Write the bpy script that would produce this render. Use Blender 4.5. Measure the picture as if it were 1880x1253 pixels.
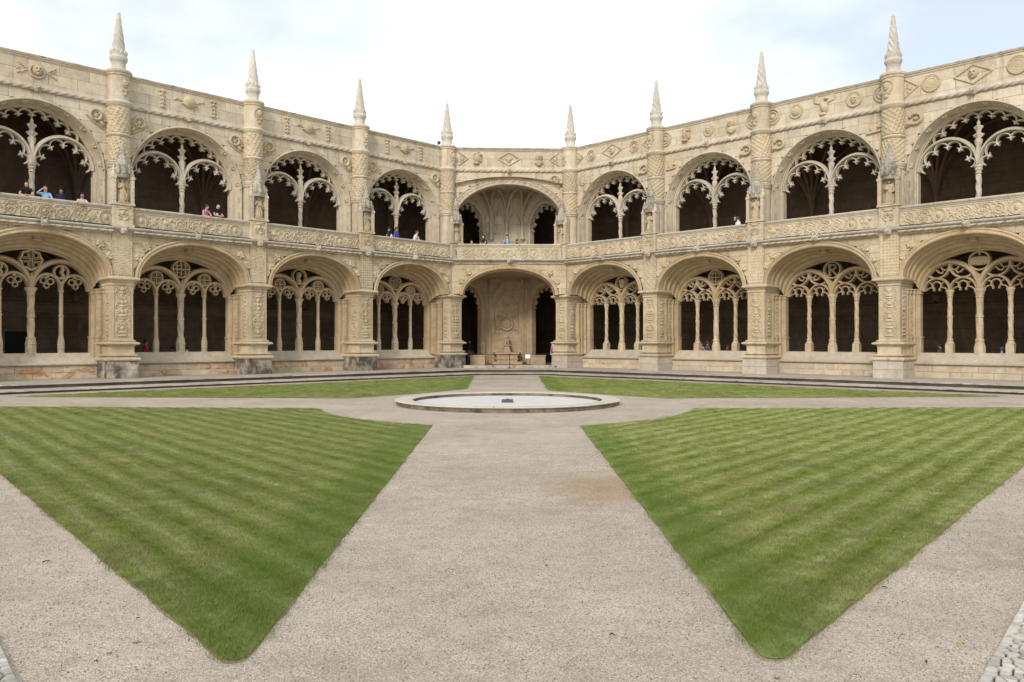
import bpy, bmesh, math, random
import numpy as np
from mathutils import Vector, Matrix

for _o in list(bpy.data.objects):
    bpy.data.objects.remove(_o, do_unlink=True)
scene = bpy.context.scene
COL = scene.collection
rnd = random.Random(7)
R = math.radians
PI = math.pi

# ------------------------------------------------------------------ camera
PLAT = 0.28                      # height of the stone platform over the gravel
CAM_H = 2.08
cam_d = bpy.data.cameras.new('camera')
cam = bpy.data.objects.new('camera', cam_d)
COL.objects.link(cam)
cam.location = (0, 0, CAM_H)
cam.rotation_euler = (R(90), 0, 0)
cam_d.sensor_width = 36
cam_d.lens = 1456 / 1880 * 36
cam_d.clip_start = 0.1
cam_d.clip_end = 2000
scene.camera = cam
scene.render.resolution_x = 1024
scene.render.resolution_y = 682

# ------------------------------------------------------------------ world, sun, exposure
SUN_EL, SUN_AZ = R(31), R(199)   # the veiled sun stands behind the camera, to its left
world = bpy.data.worlds.new('World')
scene.world = world
world.use_nodes = True
wn, wl = world.node_tree.nodes, world.node_tree.links
wn.clear()
w_out = wn.new('ShaderNodeOutputWorld')
w_bg = wn.new('ShaderNodeBackground')
w_sky = wn.new('ShaderNodeTexSky')
w_sky.sky_type = 'NISHITA'
w_sky.sun_disc = False
w_sky.sun_elevation = SUN_EL
w_sky.sun_rotation = SUN_AZ
w_sky.air_density = 1.0
w_sky.dust_density = 2.0
w_tc = wn.new('ShaderNodeTexCoord')
w_map = wn.new('ShaderNodeMapping')
w_map.inputs['Scale'].default_value = (1.5, 1.5, 3.4)
w_map.inputs['Location'].default_value = (0.38, 0.0, 0.6)
w_no = wn.new('ShaderNodeTexNoise')
w_no.inputs['Scale'].default_value = 1.25
w_no.inputs['Detail'].default_value = 6
w_no.inputs['Roughness'].default_value = 0.52
w_rp = wn.new('ShaderNodeMapRange')
w_rp.inputs['From Min'].default_value = 0.34
w_rp.inputs['From Max'].default_value = 0.60
w_rp.inputs['To Min'].default_value = 0.42
w_rp.inputs['To Max'].default_value = 1.0
w_mix = wn.new('ShaderNodeMix')
w_mix.data_type = 'RGBA'
w_mix.inputs[7].default_value = (10.2, 10.6, 10.75, 1)   # lit cloud
w_bg.inputs['Strength'].default_value = 0.1
wl.new(w_tc.outputs['Generated'], w_map.inputs['Vector'])
wl.new(w_map.outputs[0], w_no.inputs['Vector'])
wl.new(w_no.outputs[0], w_rp.inputs[0])
wl.new(w_rp.outputs[0], w_mix.inputs[0])
wl.new(w_sky.outputs[0], w_mix.inputs[6])
wl.new(w_mix.outputs[2], w_bg.inputs['Color'])
wl.new(w_bg.outputs[0], w_out.inputs['Surface'])

sun_d = bpy.data.lights.new('sun', 'SUN')
sun_d.energy = 1.5
sun_d.angle = R(10)
sun_d.color = (1.0, 0.95, 0.88)
sun = bpy.data.objects.new('sun', sun_d)
COL.objects.link(sun)
_sd = Vector((math.sin(SUN_AZ) * math.cos(SUN_EL), math.cos(SUN_AZ) * math.cos(SUN_EL), math.sin(SUN_EL)))
sun.rotation_euler = _sd.to_track_quat('Z', 'Y').to_euler()
sun.location = _sd * 60

scene.view_settings.view_transform = 'Standard'
scene.view_settings.look = 'None'
scene.view_settings.exposure = 0.46
scene.view_settings.gamma = 1.0
scene.view_settings.use_curve_mapping = False
scene.render.engine = 'CYCLES'
scene.cycles.max_bounces = 8
scene.cycles.diffuse_bounces = 5
scene.cycles.glossy_bounces = 2
scene.cycles.use_denoising = True

# ------------------------------------------------------------------ materials
MATS = {}

def nmat(name, rough=0.85, spec=0.25):
    m = bpy.data.materials.new(name)
    m.use_nodes = True
    nt = m.node_tree
    b = nt.nodes['Principled BSDF']
    b.inputs['Roughness'].default_value = rough
    b.inputs['Specular IOR Level'].default_value = spec
    MATS[name] = m
    return m, nt.nodes, nt.links, b

def flat(name, col, rough=0.8, spec=0.25, var=0.12, scale=14, metal=0):
    m, n, l, b = nmat(name, rough, spec)
    no = n.new('ShaderNodeTexNoise'); no.inputs['Scale'].default_value = scale; no.inputs['Detail'].default_value = 3
    tc = n.new('ShaderNodeTexCoord'); l.new(tc.outputs['Object'], no.inputs['Vector'])
    mr = n.new('ShaderNodeMapRange')
    mr.inputs['From Min'].default_value = 0.3; mr.inputs['From Max'].default_value = 0.7
    mr.inputs['To Min'].default_value = 1 - var; mr.inputs['To Max'].default_value = 1 + var
    l.new(no.outputs[0], mr.inputs[0])
    mx = n.new('ShaderNodeMix'); mx.data_type = 'RGBA'; mx.blend_type = 'MULTIPLY'
    mx.inputs[0].default_value = 1; mx.inputs[6].default_value = (*col, 1)
    l.new(mr.outputs[0], mx.inputs[7]); l.new(mx.outputs[2], b.inputs['Base Color'])
    b.inputs['Metallic'].default_value = metal
    return m

def noise(n, l, vec, scale, detail=4, rough=0.55, dist=0.0):
    no = n.new('ShaderNodeTexNoise')
    no.inputs['Scale'].default_value = scale; no.inputs['Detail'].default_value = detail
    no.inputs['Roughness'].default_value = rough; no.inputs['Distortion'].default_value = dist
    l.new(vec, no.inputs['Vector'])
    return no.outputs[0]

def mapr(n, l, v, a, b, c=0.0, d=1.0):
    mr = n.new('ShaderNodeMapRange'); mr.clamp = True
    mr.inputs['From Min'].default_value = a; mr.inputs['From Max'].default_value = b
    mr.inputs['To Min'].default_value = c; mr.inputs['To Max'].default_value = d
    l.new(v, mr.inputs[0]); return mr.outputs[0]

def mixc(n, l, fac, c1, c2, mode='MIX'):
    mx = n.new('ShaderNodeMix'); mx.data_type = 'RGBA'; mx.blend_type = mode
    for s, v in ((0, fac), (6, c1), (7, c2)):
        if isinstance(v, (int, float)): mx.inputs[s].default_value = v if s == 0 else (v, v, v, 1)
        elif isinstance(v, tuple): mx.inputs[s].default_value = (*v, 1)
        else: l.new(v, mx.inputs[s])
    return mx.outputs[2]

def math_(n, l, op, a, b=None):
    m = n.new('ShaderNodeMath'); m.operation = op
    for i, v in enumerate((a, b)):
        if v is None: continue
        if isinstance(v, (int, float)): m.inputs[i].default_value = v
        else: l.new(v, m.inputs[i])
    return m.outputs[0]

def scaled(n, l, vec, s, loc=(0, 0, 0)):
    mp = n.new('ShaderNodeMapping'); mp.inputs['Scale'].default_value = s; mp.inputs['Location'].default_value = loc
    l.new(vec, mp.inputs['Vector']); return mp.outputs[0]

def stone(name, A, B, lichen=0.6, streak=0.5, stain=None, stain_lo=0.56, black=None, black_lo=0.55, bump=0.35, rand=0.10, rough=0.9, courses=None):
    m, n, l, b = nmat(name, rough, 0.2)
    g = n.new('ShaderNodeNewGeometry'); pos = g.outputs['Position']
    c = mixc(n, l, mapr(n, l, noise(n, l, pos, 0.55, 5), 0.36, 0.64), A, B)
    v = mapr(n, l, noise(n, l, pos, 3.1, 6, 0.65), 0.25, 0.75, 0.80, 1.16)
    c = mixc(n, l, 1.0, c, v, 'MULTIPLY')
    fine = mapr(n, l, noise(n, l, pos, 26, 3, 0.6), 0.3, 0.7, 0.88, 1.1)
    c = mixc(n, l, 1.0, c, fine, 'MULTIPLY')
    oi = n.new('ShaderNodeObjectInfo')
    c = mixc(n, l, 1.0, c, mapr(n, l, oi.outputs['Random'], 0, 1, 1 - rand, 1 + rand), 'MULTIPLY')
    if stain:
        sm = mapr(n, l, noise(n, l, scaled(n, l, pos, (1, 1, 1.5)), 1.35, 7, 0.62, 0.6), stain_lo, stain_lo + 0.1)
        c = mixc(n, l, math_(n, l, 'MULTIPLY', sm, 0.85), c, stain)
    if streak:
        sn = noise(n, l, scaled(n, l, pos, (2.6, 2.6, 0.3), (3, 1, 0)), 1.0, 6, 0.62)
        c = mixc(n, l, mapr(n, l, sn, 0.55, 0.72, 0, streak), c, (0.16, 0.13, 0.095))
        s3 = noise(n, l, scaled(n, l, pos, (4.2, 4.2, 0.8), (1, 7, 3)), 1.0, 7, 0.7)
        c = mixc(n, l, mapr(n, l, s3, 0.60, 0.70, 0, streak * 1.1), c, (0.12, 0.105, 0.085))
        # iron-tinted run-off, warm
        s2 = noise(n, l, scaled(n, l, pos, (1.7, 1.7, 0.5), (9, 4, 2)), 1.0, 5, 0.6)
        c = mixc(n, l, mapr(n, l, s2, 0.55, 0.75, 0, streak * 0.9), c, (0.44, 0.27, 0.12))
    if black:
        bm = noise(n, l, scaled(n, l, pos, (1, 1, 0.8), (5, 2, 1)), 1.9, 6, 0.65)
        c = mixc(n, l, mapr(n, l, bm, black_lo, black_lo + 0.2, 0, 0.88), c, black)
    if lichen:
        nz = n.new('ShaderNodeSeparateXYZ'); l.new(g.outputs['True Normal'], nz.inputs[0])
        up = mapr(n, l, nz.outputs[2], 0.25, 0.8)
        ln = mapr(n, l, noise(n, l, pos, 5.5, 5, 0.7), 0.36, 0.6)
        c = mixc(n, l, math_(n, l, 'MULTIPLY', math_(n, l, 'MULTIPLY', up, ln), lichen), c, (0.50, 0.46, 0.385))
        l2 = mapr(n, l, noise(n, l, pos, 8.5, 5, 0.75), 0.57, 0.66)
        c = mixc(n, l, math_(n, l, 'MULTIPLY', math_(n, l, 'MULTIPLY', up, l2), lichen), c, (0.11, 0.105, 0.09))
    l.new(c, b.inputs['Base Color'])
    bn = n.new('ShaderNodeBump'); bn.inputs['Strength'].default_value = bump; bn.inputs['Distance'].default_value = 0.03
    hgt = math_(n, l, 'ADD', noise(n, l, pos, 13, 6, 0.65), math_(n, l, 'MULTIPLY', noise(n, l, pos, 55, 3, 0.6), 0.35))
    if courses:
        br = n.new('ShaderNodeTexBrick')
        br.inputs['Scale'].default_value = 1.0; br.inputs['Brick Width'].default_value = courses[0]
        br.inputs['Row Height'].default_value = courses[1]; br.inputs['Mortar Size'].default_value = 0.012
        br.inputs['Color1'].default_value = (1, 1, 1, 1); br.inputs['Color2'].default_value = (0.8, 0.8, 0.8, 1)
        br.inputs['Mortar'].default_value = (0, 0, 0, 1)
        sp = n.new('ShaderNodeSeparateXYZ'); l.new(pos, sp.inputs[0])
        cb = n.new('ShaderNodeCombineXYZ')
        l.new(math_(n, l, 'MULTIPLY', sp.outputs[0], 1.414), cb.inputs[0]); l.new(sp.outputs[2], cb.inputs[1])
        l.new(cb.outputs[0], br.inputs['Vector'])
        hgt = math_(n, l, 'ADD', hgt, math_(n, l, 'MULTIPLY', br.outputs['Color'], 0.8))
        c2 = mixc(n, l, 1.0, c, mapr(n, l, br.outputs['Color'], 0, 1, 0.6, 1.05), 'MULTIPLY')
        l.new(c2, b.inputs['Base Color'])
    l.new(hgt, bn.inputs['Height']); l.new(bn.outputs[0], b.inputs['Normal'])
    return m

ST_A, ST_B = (0.50, 0.422, 0.302), (0.44, 0.358, 0.242)
stone('limestone', (0.575, 0.50, 0.385), (0.505, 0.425, 0.312))
stone('limestone_gold', (0.545, 0.452, 0.315), (0.475, 0.38, 0.25))
stone('limestone_warm', (0.47, 0.372, 0.238), (0.40, 0.302, 0.178), lichen=0.3, streak=0.4)
stone('limestone_pale', (0.54, 0.48, 0.385), (0.47, 0.41, 0.32), lichen=0.75, streak=0.2)
stone('sill_stone', (0.49, 0.42, 0.325), (0.42, 0.35, 0.255), lichen=0.35, streak=0.3, black=(0.2, 0.18, 0.155), black_lo=0.6)
stone('canopy_grey', (0.45, 0.41, 0.34), (0.35, 0.315, 0.25), lichen=0.9, streak=0.4, black=(0.11, 0.10, 0.085), black_lo=0.47)
stone('pinnacle_stone', (0.60, 0.565, 0.49), (0.50, 0.46, 0.385), lichen=0.4, streak=0.3, black=(0.20, 0.185, 0.16), black_lo=0.6)
stone('limestone_grey', (0.49, 0.43, 0.34), (0.40, 0.345, 0.265), lichen=0.8, streak=0.4, black=(0.10, 0.09, 0.07), black_lo=0.55)
stone('limestone_carved', (0.53, 0.442, 0.305), (0.46, 0.37, 0.24), lichen=0.25, streak=0.3, bump=0.25)
stone('plinth_stained', (0.45, 0.40, 0.32), (0.38, 0.32, 0.24), lichen=0.5, streak=0.4, black=(0.05, 0.05, 0.045), black_lo=0.385, rand=0.14)
stone('plinth_clean', (0.50, 0.45, 0.37), (0.45, 0.385, 0.30), lichen=0.4, streak=0.25, black=(0.16, 0.16, 0.155), black_lo=0.6, rand=0.12)
stone('bench_wall_rusty', (0.52, 0.43, 0.31), (0.46, 0.36, 0.25), lichen=0.3, streak=0.3, stain=(0.36, 0.155, 0.055), stain_lo=0.52, rand=0.12)
stone('bench_wall_pale', (0.54, 0.46, 0.34), (0.48, 0.39, 0.27), lichen=0.3, streak=0.2, stain=(0.42, 0.235, 0.10), stain_lo=0.585, rand=0.10)
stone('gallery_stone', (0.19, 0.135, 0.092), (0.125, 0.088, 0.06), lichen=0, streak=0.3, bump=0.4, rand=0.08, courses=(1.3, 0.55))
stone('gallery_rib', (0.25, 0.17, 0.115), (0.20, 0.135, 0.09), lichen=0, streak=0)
stone('paving', (0.46, 0.40, 0.33), (0.38, 0.33, 0.27), lichen=0, streak=0, black=(0.16, 0.14, 0.12), black_lo=0.62, rand=0.08)
stone('kerb', (0.45, 0.40, 0.33), (0.36, 0.31, 0.255), lichen=0.2, streak=0, black=(0.05, 0.045, 0.038), black_lo=0.5, rand=0.12)
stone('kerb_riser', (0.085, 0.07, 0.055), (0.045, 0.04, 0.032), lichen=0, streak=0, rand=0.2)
stone('basin_rim', (0.54, 0.49, 0.41), (0.47, 0.42, 0.34), lichen=0.3, streak=0, black=(0.17, 0.15, 0.12), black_lo=0.66, rand=0.06)
stone('basin_side', (0.17, 0.135, 0.095), (0.26, 0.205, 0.145), lichen=0, streak=0, black=(0.05, 0.042, 0.032), black_lo=0.44, rand=0.1)
stone('fountain_niche', (0.46, 0.355, 0.235), (0.40, 0.30, 0.19), lichen=0.2, streak=0.35, stain=(0.30, 0.17, 0.10), stain_lo=0.6)
stone('soil_edge', (0.10, 0.07, 0.045), (0.07, 0.05, 0.03), lichen=0, streak=0)
stone('soil_fringe', (0.25, 0.19, 0.13), (0.18, 0.135, 0.09), lichen=0, streak=0, bump=0.6)
stone('cobble', (0.47, 0.44, 0.39), (0.36, 0.335, 0.295), lichen=0, streak=0, rand=0.24)
stone('cobble_bed', (0.12, 0.10, 0.08), (0.09, 0.075, 0.06), lichen=0, streak=0)

flat('iron_black', (0.02, 0.02, 0.022), 0.45, 0.5)
flat('cable_black', (0.035, 0.037, 0.04), 0.6)
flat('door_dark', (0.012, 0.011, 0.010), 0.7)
flat('sign_white', (0.78, 0.80, 0.82), 0.6, var=0.03)
flat('spout_grey', (0.075, 0.078, 0.075), 0.5)
flat('skin', (0.50, 0.31, 0.225), 0.6, var=0.06)
flat('skin_brown', (0.30, 0.175, 0.115), 0.6, var=0.06)
flat('hair_dark', (0.018, 0.014, 0.012), 0.6)
flat('hair_brown', (0.07, 0.042, 0.025), 0.6)
flat('shoe', (0.04, 0.035, 0.03), 0.7)
for _n, _c in dict(black=(0.018, 0.018, 0.02), lightblue=(0.30, 0.42, 0.68), navy=(0.025, 0.032, 0.075), pink=(0.58, 0.24, 0.34),
                   white=(0.74, 0.75, 0.77), royal=(0.05, 0.075, 0.36), red=(0.48, 0.035, 0.05), purple=(0.13, 0.09, 0.14), tan=(0.45, 0.30, 0.19),
                   jeans=(0.06, 0.08, 0.14), khaki=(0.26, 0.21, 0.14), green=(0.04, 0.075, 0.035), palepink=(0.62, 0.42, 0.42),
                   slate=(0.10, 0.115, 0.15), maroon=(0.16, 0.03, 0.04), cap=(0.05, 0.07, 0.17)).items():
    flat('cloth_' + _n, _c, 0.9, 0.1, var=0.1, scale=20)
flat('leaf_yellow', (0.42, 0.27, 0.03), 0.6)
flat('leaf_brown', (0.05, 0.035, 0.025), 0.8)
flat('weed_green', (0.14, 0.19, 0.06), 0.7)
flat('white_bag', (0.72, 0.72, 0.76), 0.8)

# ------------------------------------------------------------------ mesh helpers
def arch_pts(hw, zs, za, n=32, cx=0.0, p=1.0):
    """left springing -> apex -> right springing (half ellipse)"""
    return [(cx - hw * math.cos(t), zs + (za - zs) * math.sin(t) ** p) for t in [PI * i / n for i in range(n + 1)]]

def arch_z(x, hw, zs, za, cx=0.0):
    u = (x - cx) / hw
    if abs(u) >= 1: return -1e9
    return zs + (za - zs) * math.sqrt(1 - u * u)

class MB:
    def __init__(s): s.v, s.f = [], []
    def add(s, vs, fs):
        o = len(s.v); s.v += [tuple(p) for p in vs]; s.f += [tuple(i + o for i in f) for f in fs]; return s
    def box(s, x0, x1, y0, y1, z0, z1):
        return s.add([(x0, y0, z0), (x1, y0, z0), (x1, y1, z0), (x0, y1, z0), (x0, y0, z1), (x1, y0, z1), (x1, y1, z1), (x0, y1, z1)],
                     [(0, 3, 2, 1), (4, 5, 6, 7), (0, 1, 5, 4), (1, 2, 6, 5), (2, 3, 7, 6), (3, 0, 4, 7)])
    def grid(s, rows, close=False):
        m, n = len(rows), len(rows[0]); vs = [p for r in rows for p in r]; fs = []
        for i in range(m - 1):
            for j in range(n if close else n - 1):
                k = (j + 1) % n
                fs.append((i * n + j, i * n + k, (i + 1) * n + k, (i + 1) * n + j))
        return s.add(vs, fs)
    def lathe(s, prof, n=16, cx=0, cy=0, lobes=0, amp=0.0, twist=0.0, flat_y=1.0):
        rows = []
        for i, pr in enumerate(prof):
            r, z = pr[0], pr[1]; a_ = pr[2] if len(pr) > 2 else amp
            row = []
            for j in range(n):
                t = 2 * PI * j / n
                rr = r * (1 + (a_ * math.cos(lobes * t + twist * z) if lobes else 0))
                row.append((cx + rr * math.cos(t), cy + rr * math.sin(t) * flat_y, z))
            rows.append(row)
        s.grid(rows, close=True)
        o = len(s.v); m = len(prof)
        s.f.append(tuple(range(o - n, o))); s.f.append(tuple(range(o - m * n + n - 1, o - m * n - 1, -1)))
        return s
    def tube(s, path, r, n=6, cap=True):
        P = [Vector(p) for p in path]; rows = []; up = None
        rr = r if isinstance(r, (list, tuple)) else [r] * len(P)
        for i, p in enumerate(P):
            d = (P[min(i + 1, len(P) - 1)] - P[max(i - 1, 0)]).normalized()
            if up is None: up = Vector((0, 0, 1)) if abs(d.z) < .9 else Vector((0, 1, 0))
            a = d.cross(up).normalized(); b = a.cross(d).normalized(); up = b
            rows.append([tuple(p + (a * math.cos(t) + b * math.sin(t)) * rr[i]) for t in [2 * PI * k / n for k in range(n)]])
        s.grid(rows, close=True)
        if cap:
            o = len(s.v); m = len(P)
            s.f.append(tuple(range(o - n, o))); s.f.append(tuple(range(o - m * n + n - 1, o - m * n - 1, -1)))
        return s
    def bar(s, pts, w, y0, y1, closed=False):
        """moulded bar along a curve in the x-z plane; front at y0, back at y1; w may vary along it"""
        n = len(pts); W = w if isinstance(w, (list, tuple)) else [w] * n; rows = []
        ym = y0 + (y1 - y0) * 0.42
        for i in range(n):
            a = pts[(i - 1) % n] if closed or i > 0 else pts[0]
            b = pts[(i + 1) % n] if closed or i < n - 1 else pts[-1]
            dx, dz = b[0] - a[0], b[1] - a[1]; L = math.hypot(dx, dz) or 1; nx, nz = -dz / L, dx / L
            x, z = pts[i]; h = W[i] / 2
            rows.append([(x + nx * k * h, y, z + nz * k * h) for k, y in ((-1, y1), (-1, ym), (-.45, y0), (.45, y0), (1, ym), (1, y1))])
        if closed: rows.append(rows[0])
        s.grid(rows, close=True)
        if not closed:
            o = len(s.v); s.f.append(tuple(range(o - 6, o))); k = o - 6 * n; s.f.append(tuple(range(k + 5, k - 1, -1)))
        return s
    def ring(s, cx, cz, r, w, y0, y1, n=20):
        return s.bar([(cx + r * math.cos(2 * PI * i / n), cz + r * math.sin(2 * PI * i / n)) for i in range(n)], w, y0, y1, closed=True)
    def loft(s, levels, n=36):
        """levels: (y, hw, zs, za[, z0]) -> arch-shaped surface running into the wall"""
        rows = []
        for L in levels:
            y, hw, zs, za = L[:4]; pts = arch_pts(hw, zs, za, n)
            if len(L) > 4: pts = [(-hw, L[4])] + pts + [(hw, L[4])]
            rows.append([(x, y, z) for x, z in pts])
        return s.grid(rows)
    def strip(s, prof, x0, x1, m0=0.0, m1=0.0, closed=False):
        """profile [(y,z)] run along x; ends mitred by m*y"""
        rows = [[(x0 + m0 * y, y, z) for y, z in prof], [(x1 + m1 * y, y, z) for y, z in prof]]
        s.grid(rows, close=closed)
        if closed:
            o = len(s.v); n = len(prof); s.f.append(tuple(range(o - n, o))); s.f.append(tuple(range(o - n - 1, o - 2 * n - 1, -1)))
        return s
    def mould(s, plan, prof):
        """offset a convex plan polygon (counter-clockwise) along a profile of (offset, z)"""
        n = len(plan); rows = []
        for off, z in prof:
            row = []
            for i in range(n):
                p0, p1, p2 = Vector(plan[i - 1]), Vector(plan[i]), Vector(plan[(i + 1) % n])
                a = (p1 - p0).normalized(); b = (p2 - p1).normalized()
                na, nb = Vector((a.y, -a.x)), Vector((b.y, -b.x))
                k = (na + nb) / (1 + na.dot(nb))
                q = p1 + k * off; row.append((q.x, q.y, z))
            rows.append(row)
        s.grid(rows, close=True)
        o = len(s.v); m = len(prof); s.f.append(tuple(range(o - n, o))); s.f.append(tuple(range(o - m * n + n - 1, o - m * n - 1, -1)))
        return s
    def wall_hole(s, x0, x1, z0, z1, y, c, hw, zs, za, n=32):
        s.add([(x0, y, z0), (c - hw, y, z0), (c - hw, y, z1), (x0, y, z1)], [(0, 1, 2, 3)])
        s.add([(c + hw, y, z0), (x1, y, z0), (x1, y, z1), (c + hw, y, z1)], [(0, 1, 2, 3)])
        a = arch_pts(hw, zs, za, n, c)
        return s.grid([[(x, y, z) for x, z in a], [(x, y, z1) for x, z in a]])
    def mesh(s, name, angle=32):
        me = bpy.data.meshes.new(name); me.from_pydata(s.v, [], s.f); me.validate()
        bm = bmesh.new(); bm.from_mesh(me); bmesh.ops.recalc_face_normals(bm, faces=bm.faces); bm.to_mesh(me); bm.free()
        me.polygons.foreach_set('use_smooth', [True] * len(me.polygons))
        me.set_sharp_from_angle(angle=R(angle)); me.update(); return me

def obj(name, me, mat=None, parent=None, loc=(0, 0, 0), rz=0.0, label=None, scale=None):
    if isinstance(me, MB): me = me.mesh(name)
    if mat and not me.materials: me.materials.append(MATS[mat])
    o = bpy.data.objects.new(name, me); COL.objects.link(o)
    if parent: o.parent = parent
    o.location = loc; o.rotation_euler = (0, 0, rz)
    if scale: o.scale = scale
    if label: o['label'] = label
    return o

def tag(o, label=None, cat=None, group=None, kind=None):
    for k, v in (('label', label), ('category', cat), ('group', group), ('kind', kind)):
        if v: o[k] = v
    return o

def empty(name, loc, rz=0.0):
    o = bpy.data.objects.new(name, None); COL.objects.link(o); o.location = loc; o.rotation_euler = (0, 0, rz); o.empty_display_size = .3; return o

# ------------------------------------------------------------------ carved relief: a height field that becomes mesh
class HF:
    def __init__(s, w, h, cell, x0=None, z0=None):
        s.x0 = -w / 2 if x0 is None else x0; s.z0 = -h / 2 if z0 is None else z0
        s.nx, s.nz = max(3, int(round(w / cell)) + 1), max(3, int(round(h / cell)) + 1)
        s.xs = np.linspace(s.x0, s.x0 + w, s.nx); s.zs = np.linspace(s.z0, s.z0 + h, s.nz)
        s.X, s.Z = np.meshgrid(s.xs, s.zs); s.H = np.zeros_like(s.X); s.cell = cell
    def _win(s, x0, x1, z0, z1):
        i0, i1 = np.searchsorted(s.xs, [x0, x1]); j0, j1 = np.searchsorted(s.zs, [z0, z1])
        return slice(max(0, j0 - 1), j1 + 1), slice(max(0, i0 - 1), i1 + 1)
    def put(s, w, h): s.H[w] = np.maximum(s.H[w], h)
    def line(s, pts, r, h):
        P = np.array(pts, float); seg = np.hypot(*np.diff(P, axis=0).T); L = max(seg.sum(), 1e-6)
        n = max(2, int(L / (r * .45))); t = np.linspace(0, L, n); cs = np.concatenate([[0], np.cumsum(seg)])
        px, pz = np.interp(t, cs, P[:, 0]), np.interp(t, cs, P[:, 1])
        for x, z in zip(px, pz):
            w = s._win(x - r, x + r, z - r, z + r)
            d2 = ((s.X[w] - x) ** 2 + (s.Z[w] - z) ** 2) / (r * r)
            s.put(w, h * np.sqrt(np.clip(1 - d2, 0, 1)))
    def blob(s, x, z, rx, rz, h, a=0.0, p=.5):
        m = max(rx, rz); w = s._win(x - m, x + m, z - m, z + m); c, n = math.cos(a), math.sin(a)
        dx, dz = s.X[w] - x, s.Z[w] - z
        d2 = ((dx * c + dz * n) / rx) ** 2 + ((-dx * n + dz * c) / rz) ** 2
        s.put(w, h * np.clip(1 - d2, 0, 1) ** p)
    def dig(s, x, z, rx, rz, h):
        m = max(rx, rz); w = s._win(x - m, x + m, z - m, z + m)
        d2 = ((s.X[w] - x) / rx) ** 2 + ((s.Z[w] - z) / rz) ** 2
        s.H[w] = np.maximum(0.002, s.H[w] - h * np.clip(1 - d2, 0, 1) ** .5) * (s.H[w] > 0) + s.H[w] * (s.H[w] <= 0)
    def disc(s, x, z, r, h):
        w = s._win(x - r, x + r, z - r, z + r); s.put(w, h * (((s.X[w] - x) ** 2 + (s.Z[w] - z) ** 2) <= r * r))
    def ring(s, x, z, R_, r, h): s.line([(x + R_ * math.cos(t), z + R_ * math.sin(t)) for t in np.linspace(0, 2 * PI, 40)], r, h)
    def spiral(s, x, z, R_, turns, a0, sg, r, h):
        s.line([(x + R_ * (1 - .82 * u) * math.cos(a0 + sg * turns * 2 * PI * u), z + R_ * (1 - .82 * u) * math.sin(a0 + sg * turns * 2 * PI * u)) for u in np.linspace(0, 1, 40)], r, h)
    def leaf(s, x, z, a, L, W, h): s.blob(x + math.cos(a) * L / 2, z + math.sin(a) * L / 2, L / 2, W / 2, h, a)
    def rosette(s, x, z, r, n, h, a0=0.0):
        for k in range(n): s.leaf(x, z, a0 + 2 * PI * k / n, r, r * .62, h)
        s.blob(x, z, r * .3, r * .3, h * 1.25)
    def face(s, x, z, k, h):
        s.blob(x, z + .06 * k, .62 * k, .72 * k, h * .62)            # hair
        s.blob(x, z - .02 * k, .46 * k, .66 * k, h)                  # face
        s.line([(x, z + .15 * k), (x, z - .12 * k)], .10 * k, h * 1.22)
        for q in (-1, 1):
            s.dig(x + q * .19 * k, z + .1 * k, .12 * k, .08 * k, h * .3)
            s.line([(x + q * .08 * k, z + .22 * k), (x + q * .3 * k, z + .2 * k)], .07 * k, h * 1.06)
        s.dig(x, z - .3 * k, .17 * k, .06 * k, h * .3)
        s.blob(x, z - .52 * k, .2 * k, .14 * k, h * .95)
    def lozenge(s, x, z, a, b, r, h, half=0):
        P = [(x - a, z), (x, z + b), (x + a, z), (x, z - b), (x - a, z)]
        if half > 0: P = [(x, z + b), (x + a, z), (x, z - b)]
        if half < 0: P = [(x, z + b), (x - a, z), (x, z - b)]
        s.line(P, r, h)
    def to_mb(s, y, trim=True, cyl=None, mb=None):
        """front of relief at y - H (or wrapped on a cylinder (cx, cy, radius))"""
        mb = mb or MB(); H = s.H * 1.45; nz, nx = H.shape
        if cyl:
            cx, cy, r0 = cyl; A = s.X / r0; RR = r0 + H
            V = np.stack([cx + RR * np.sin(A), cy - RR * np.cos(A), s.Z], -1).reshape(-1, 3)
        else: V = np.stack([s.X, y - H, s.Z], -1).reshape(-1, 3)
        idx = np.arange(nz * nx).reshape(nz, nx)
        F = np.stack([idx[:-1, :-1], idx[:-1, 1:], idx[1:, 1:], idx[1:, :-1]], -1).reshape(-1, 4)
        if trim:
            hm = np.max(H.reshape(-1)[F], axis=1); F = F[hm > .003]
            used = np.unique(F); remap = -np.ones(len(V), int); remap[used] = np.arange(len(used)); V = V[used]; F = remap[F]
        mb.add([tuple(p) for p in V.tolist()], [tuple(q) for q in F.tolist()]); return mb
    def mesh(s, name, y, trim=True, cyl=None):
        mb = s.to_mb(y, trim, cyl)
        me = bpy.data.meshes.new(name); me.from_pydata(mb.v, [], mb.f)
        me.polygons.foreach_set('use_smooth', [True] * len(me.polygons)); me.update(); return me

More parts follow.
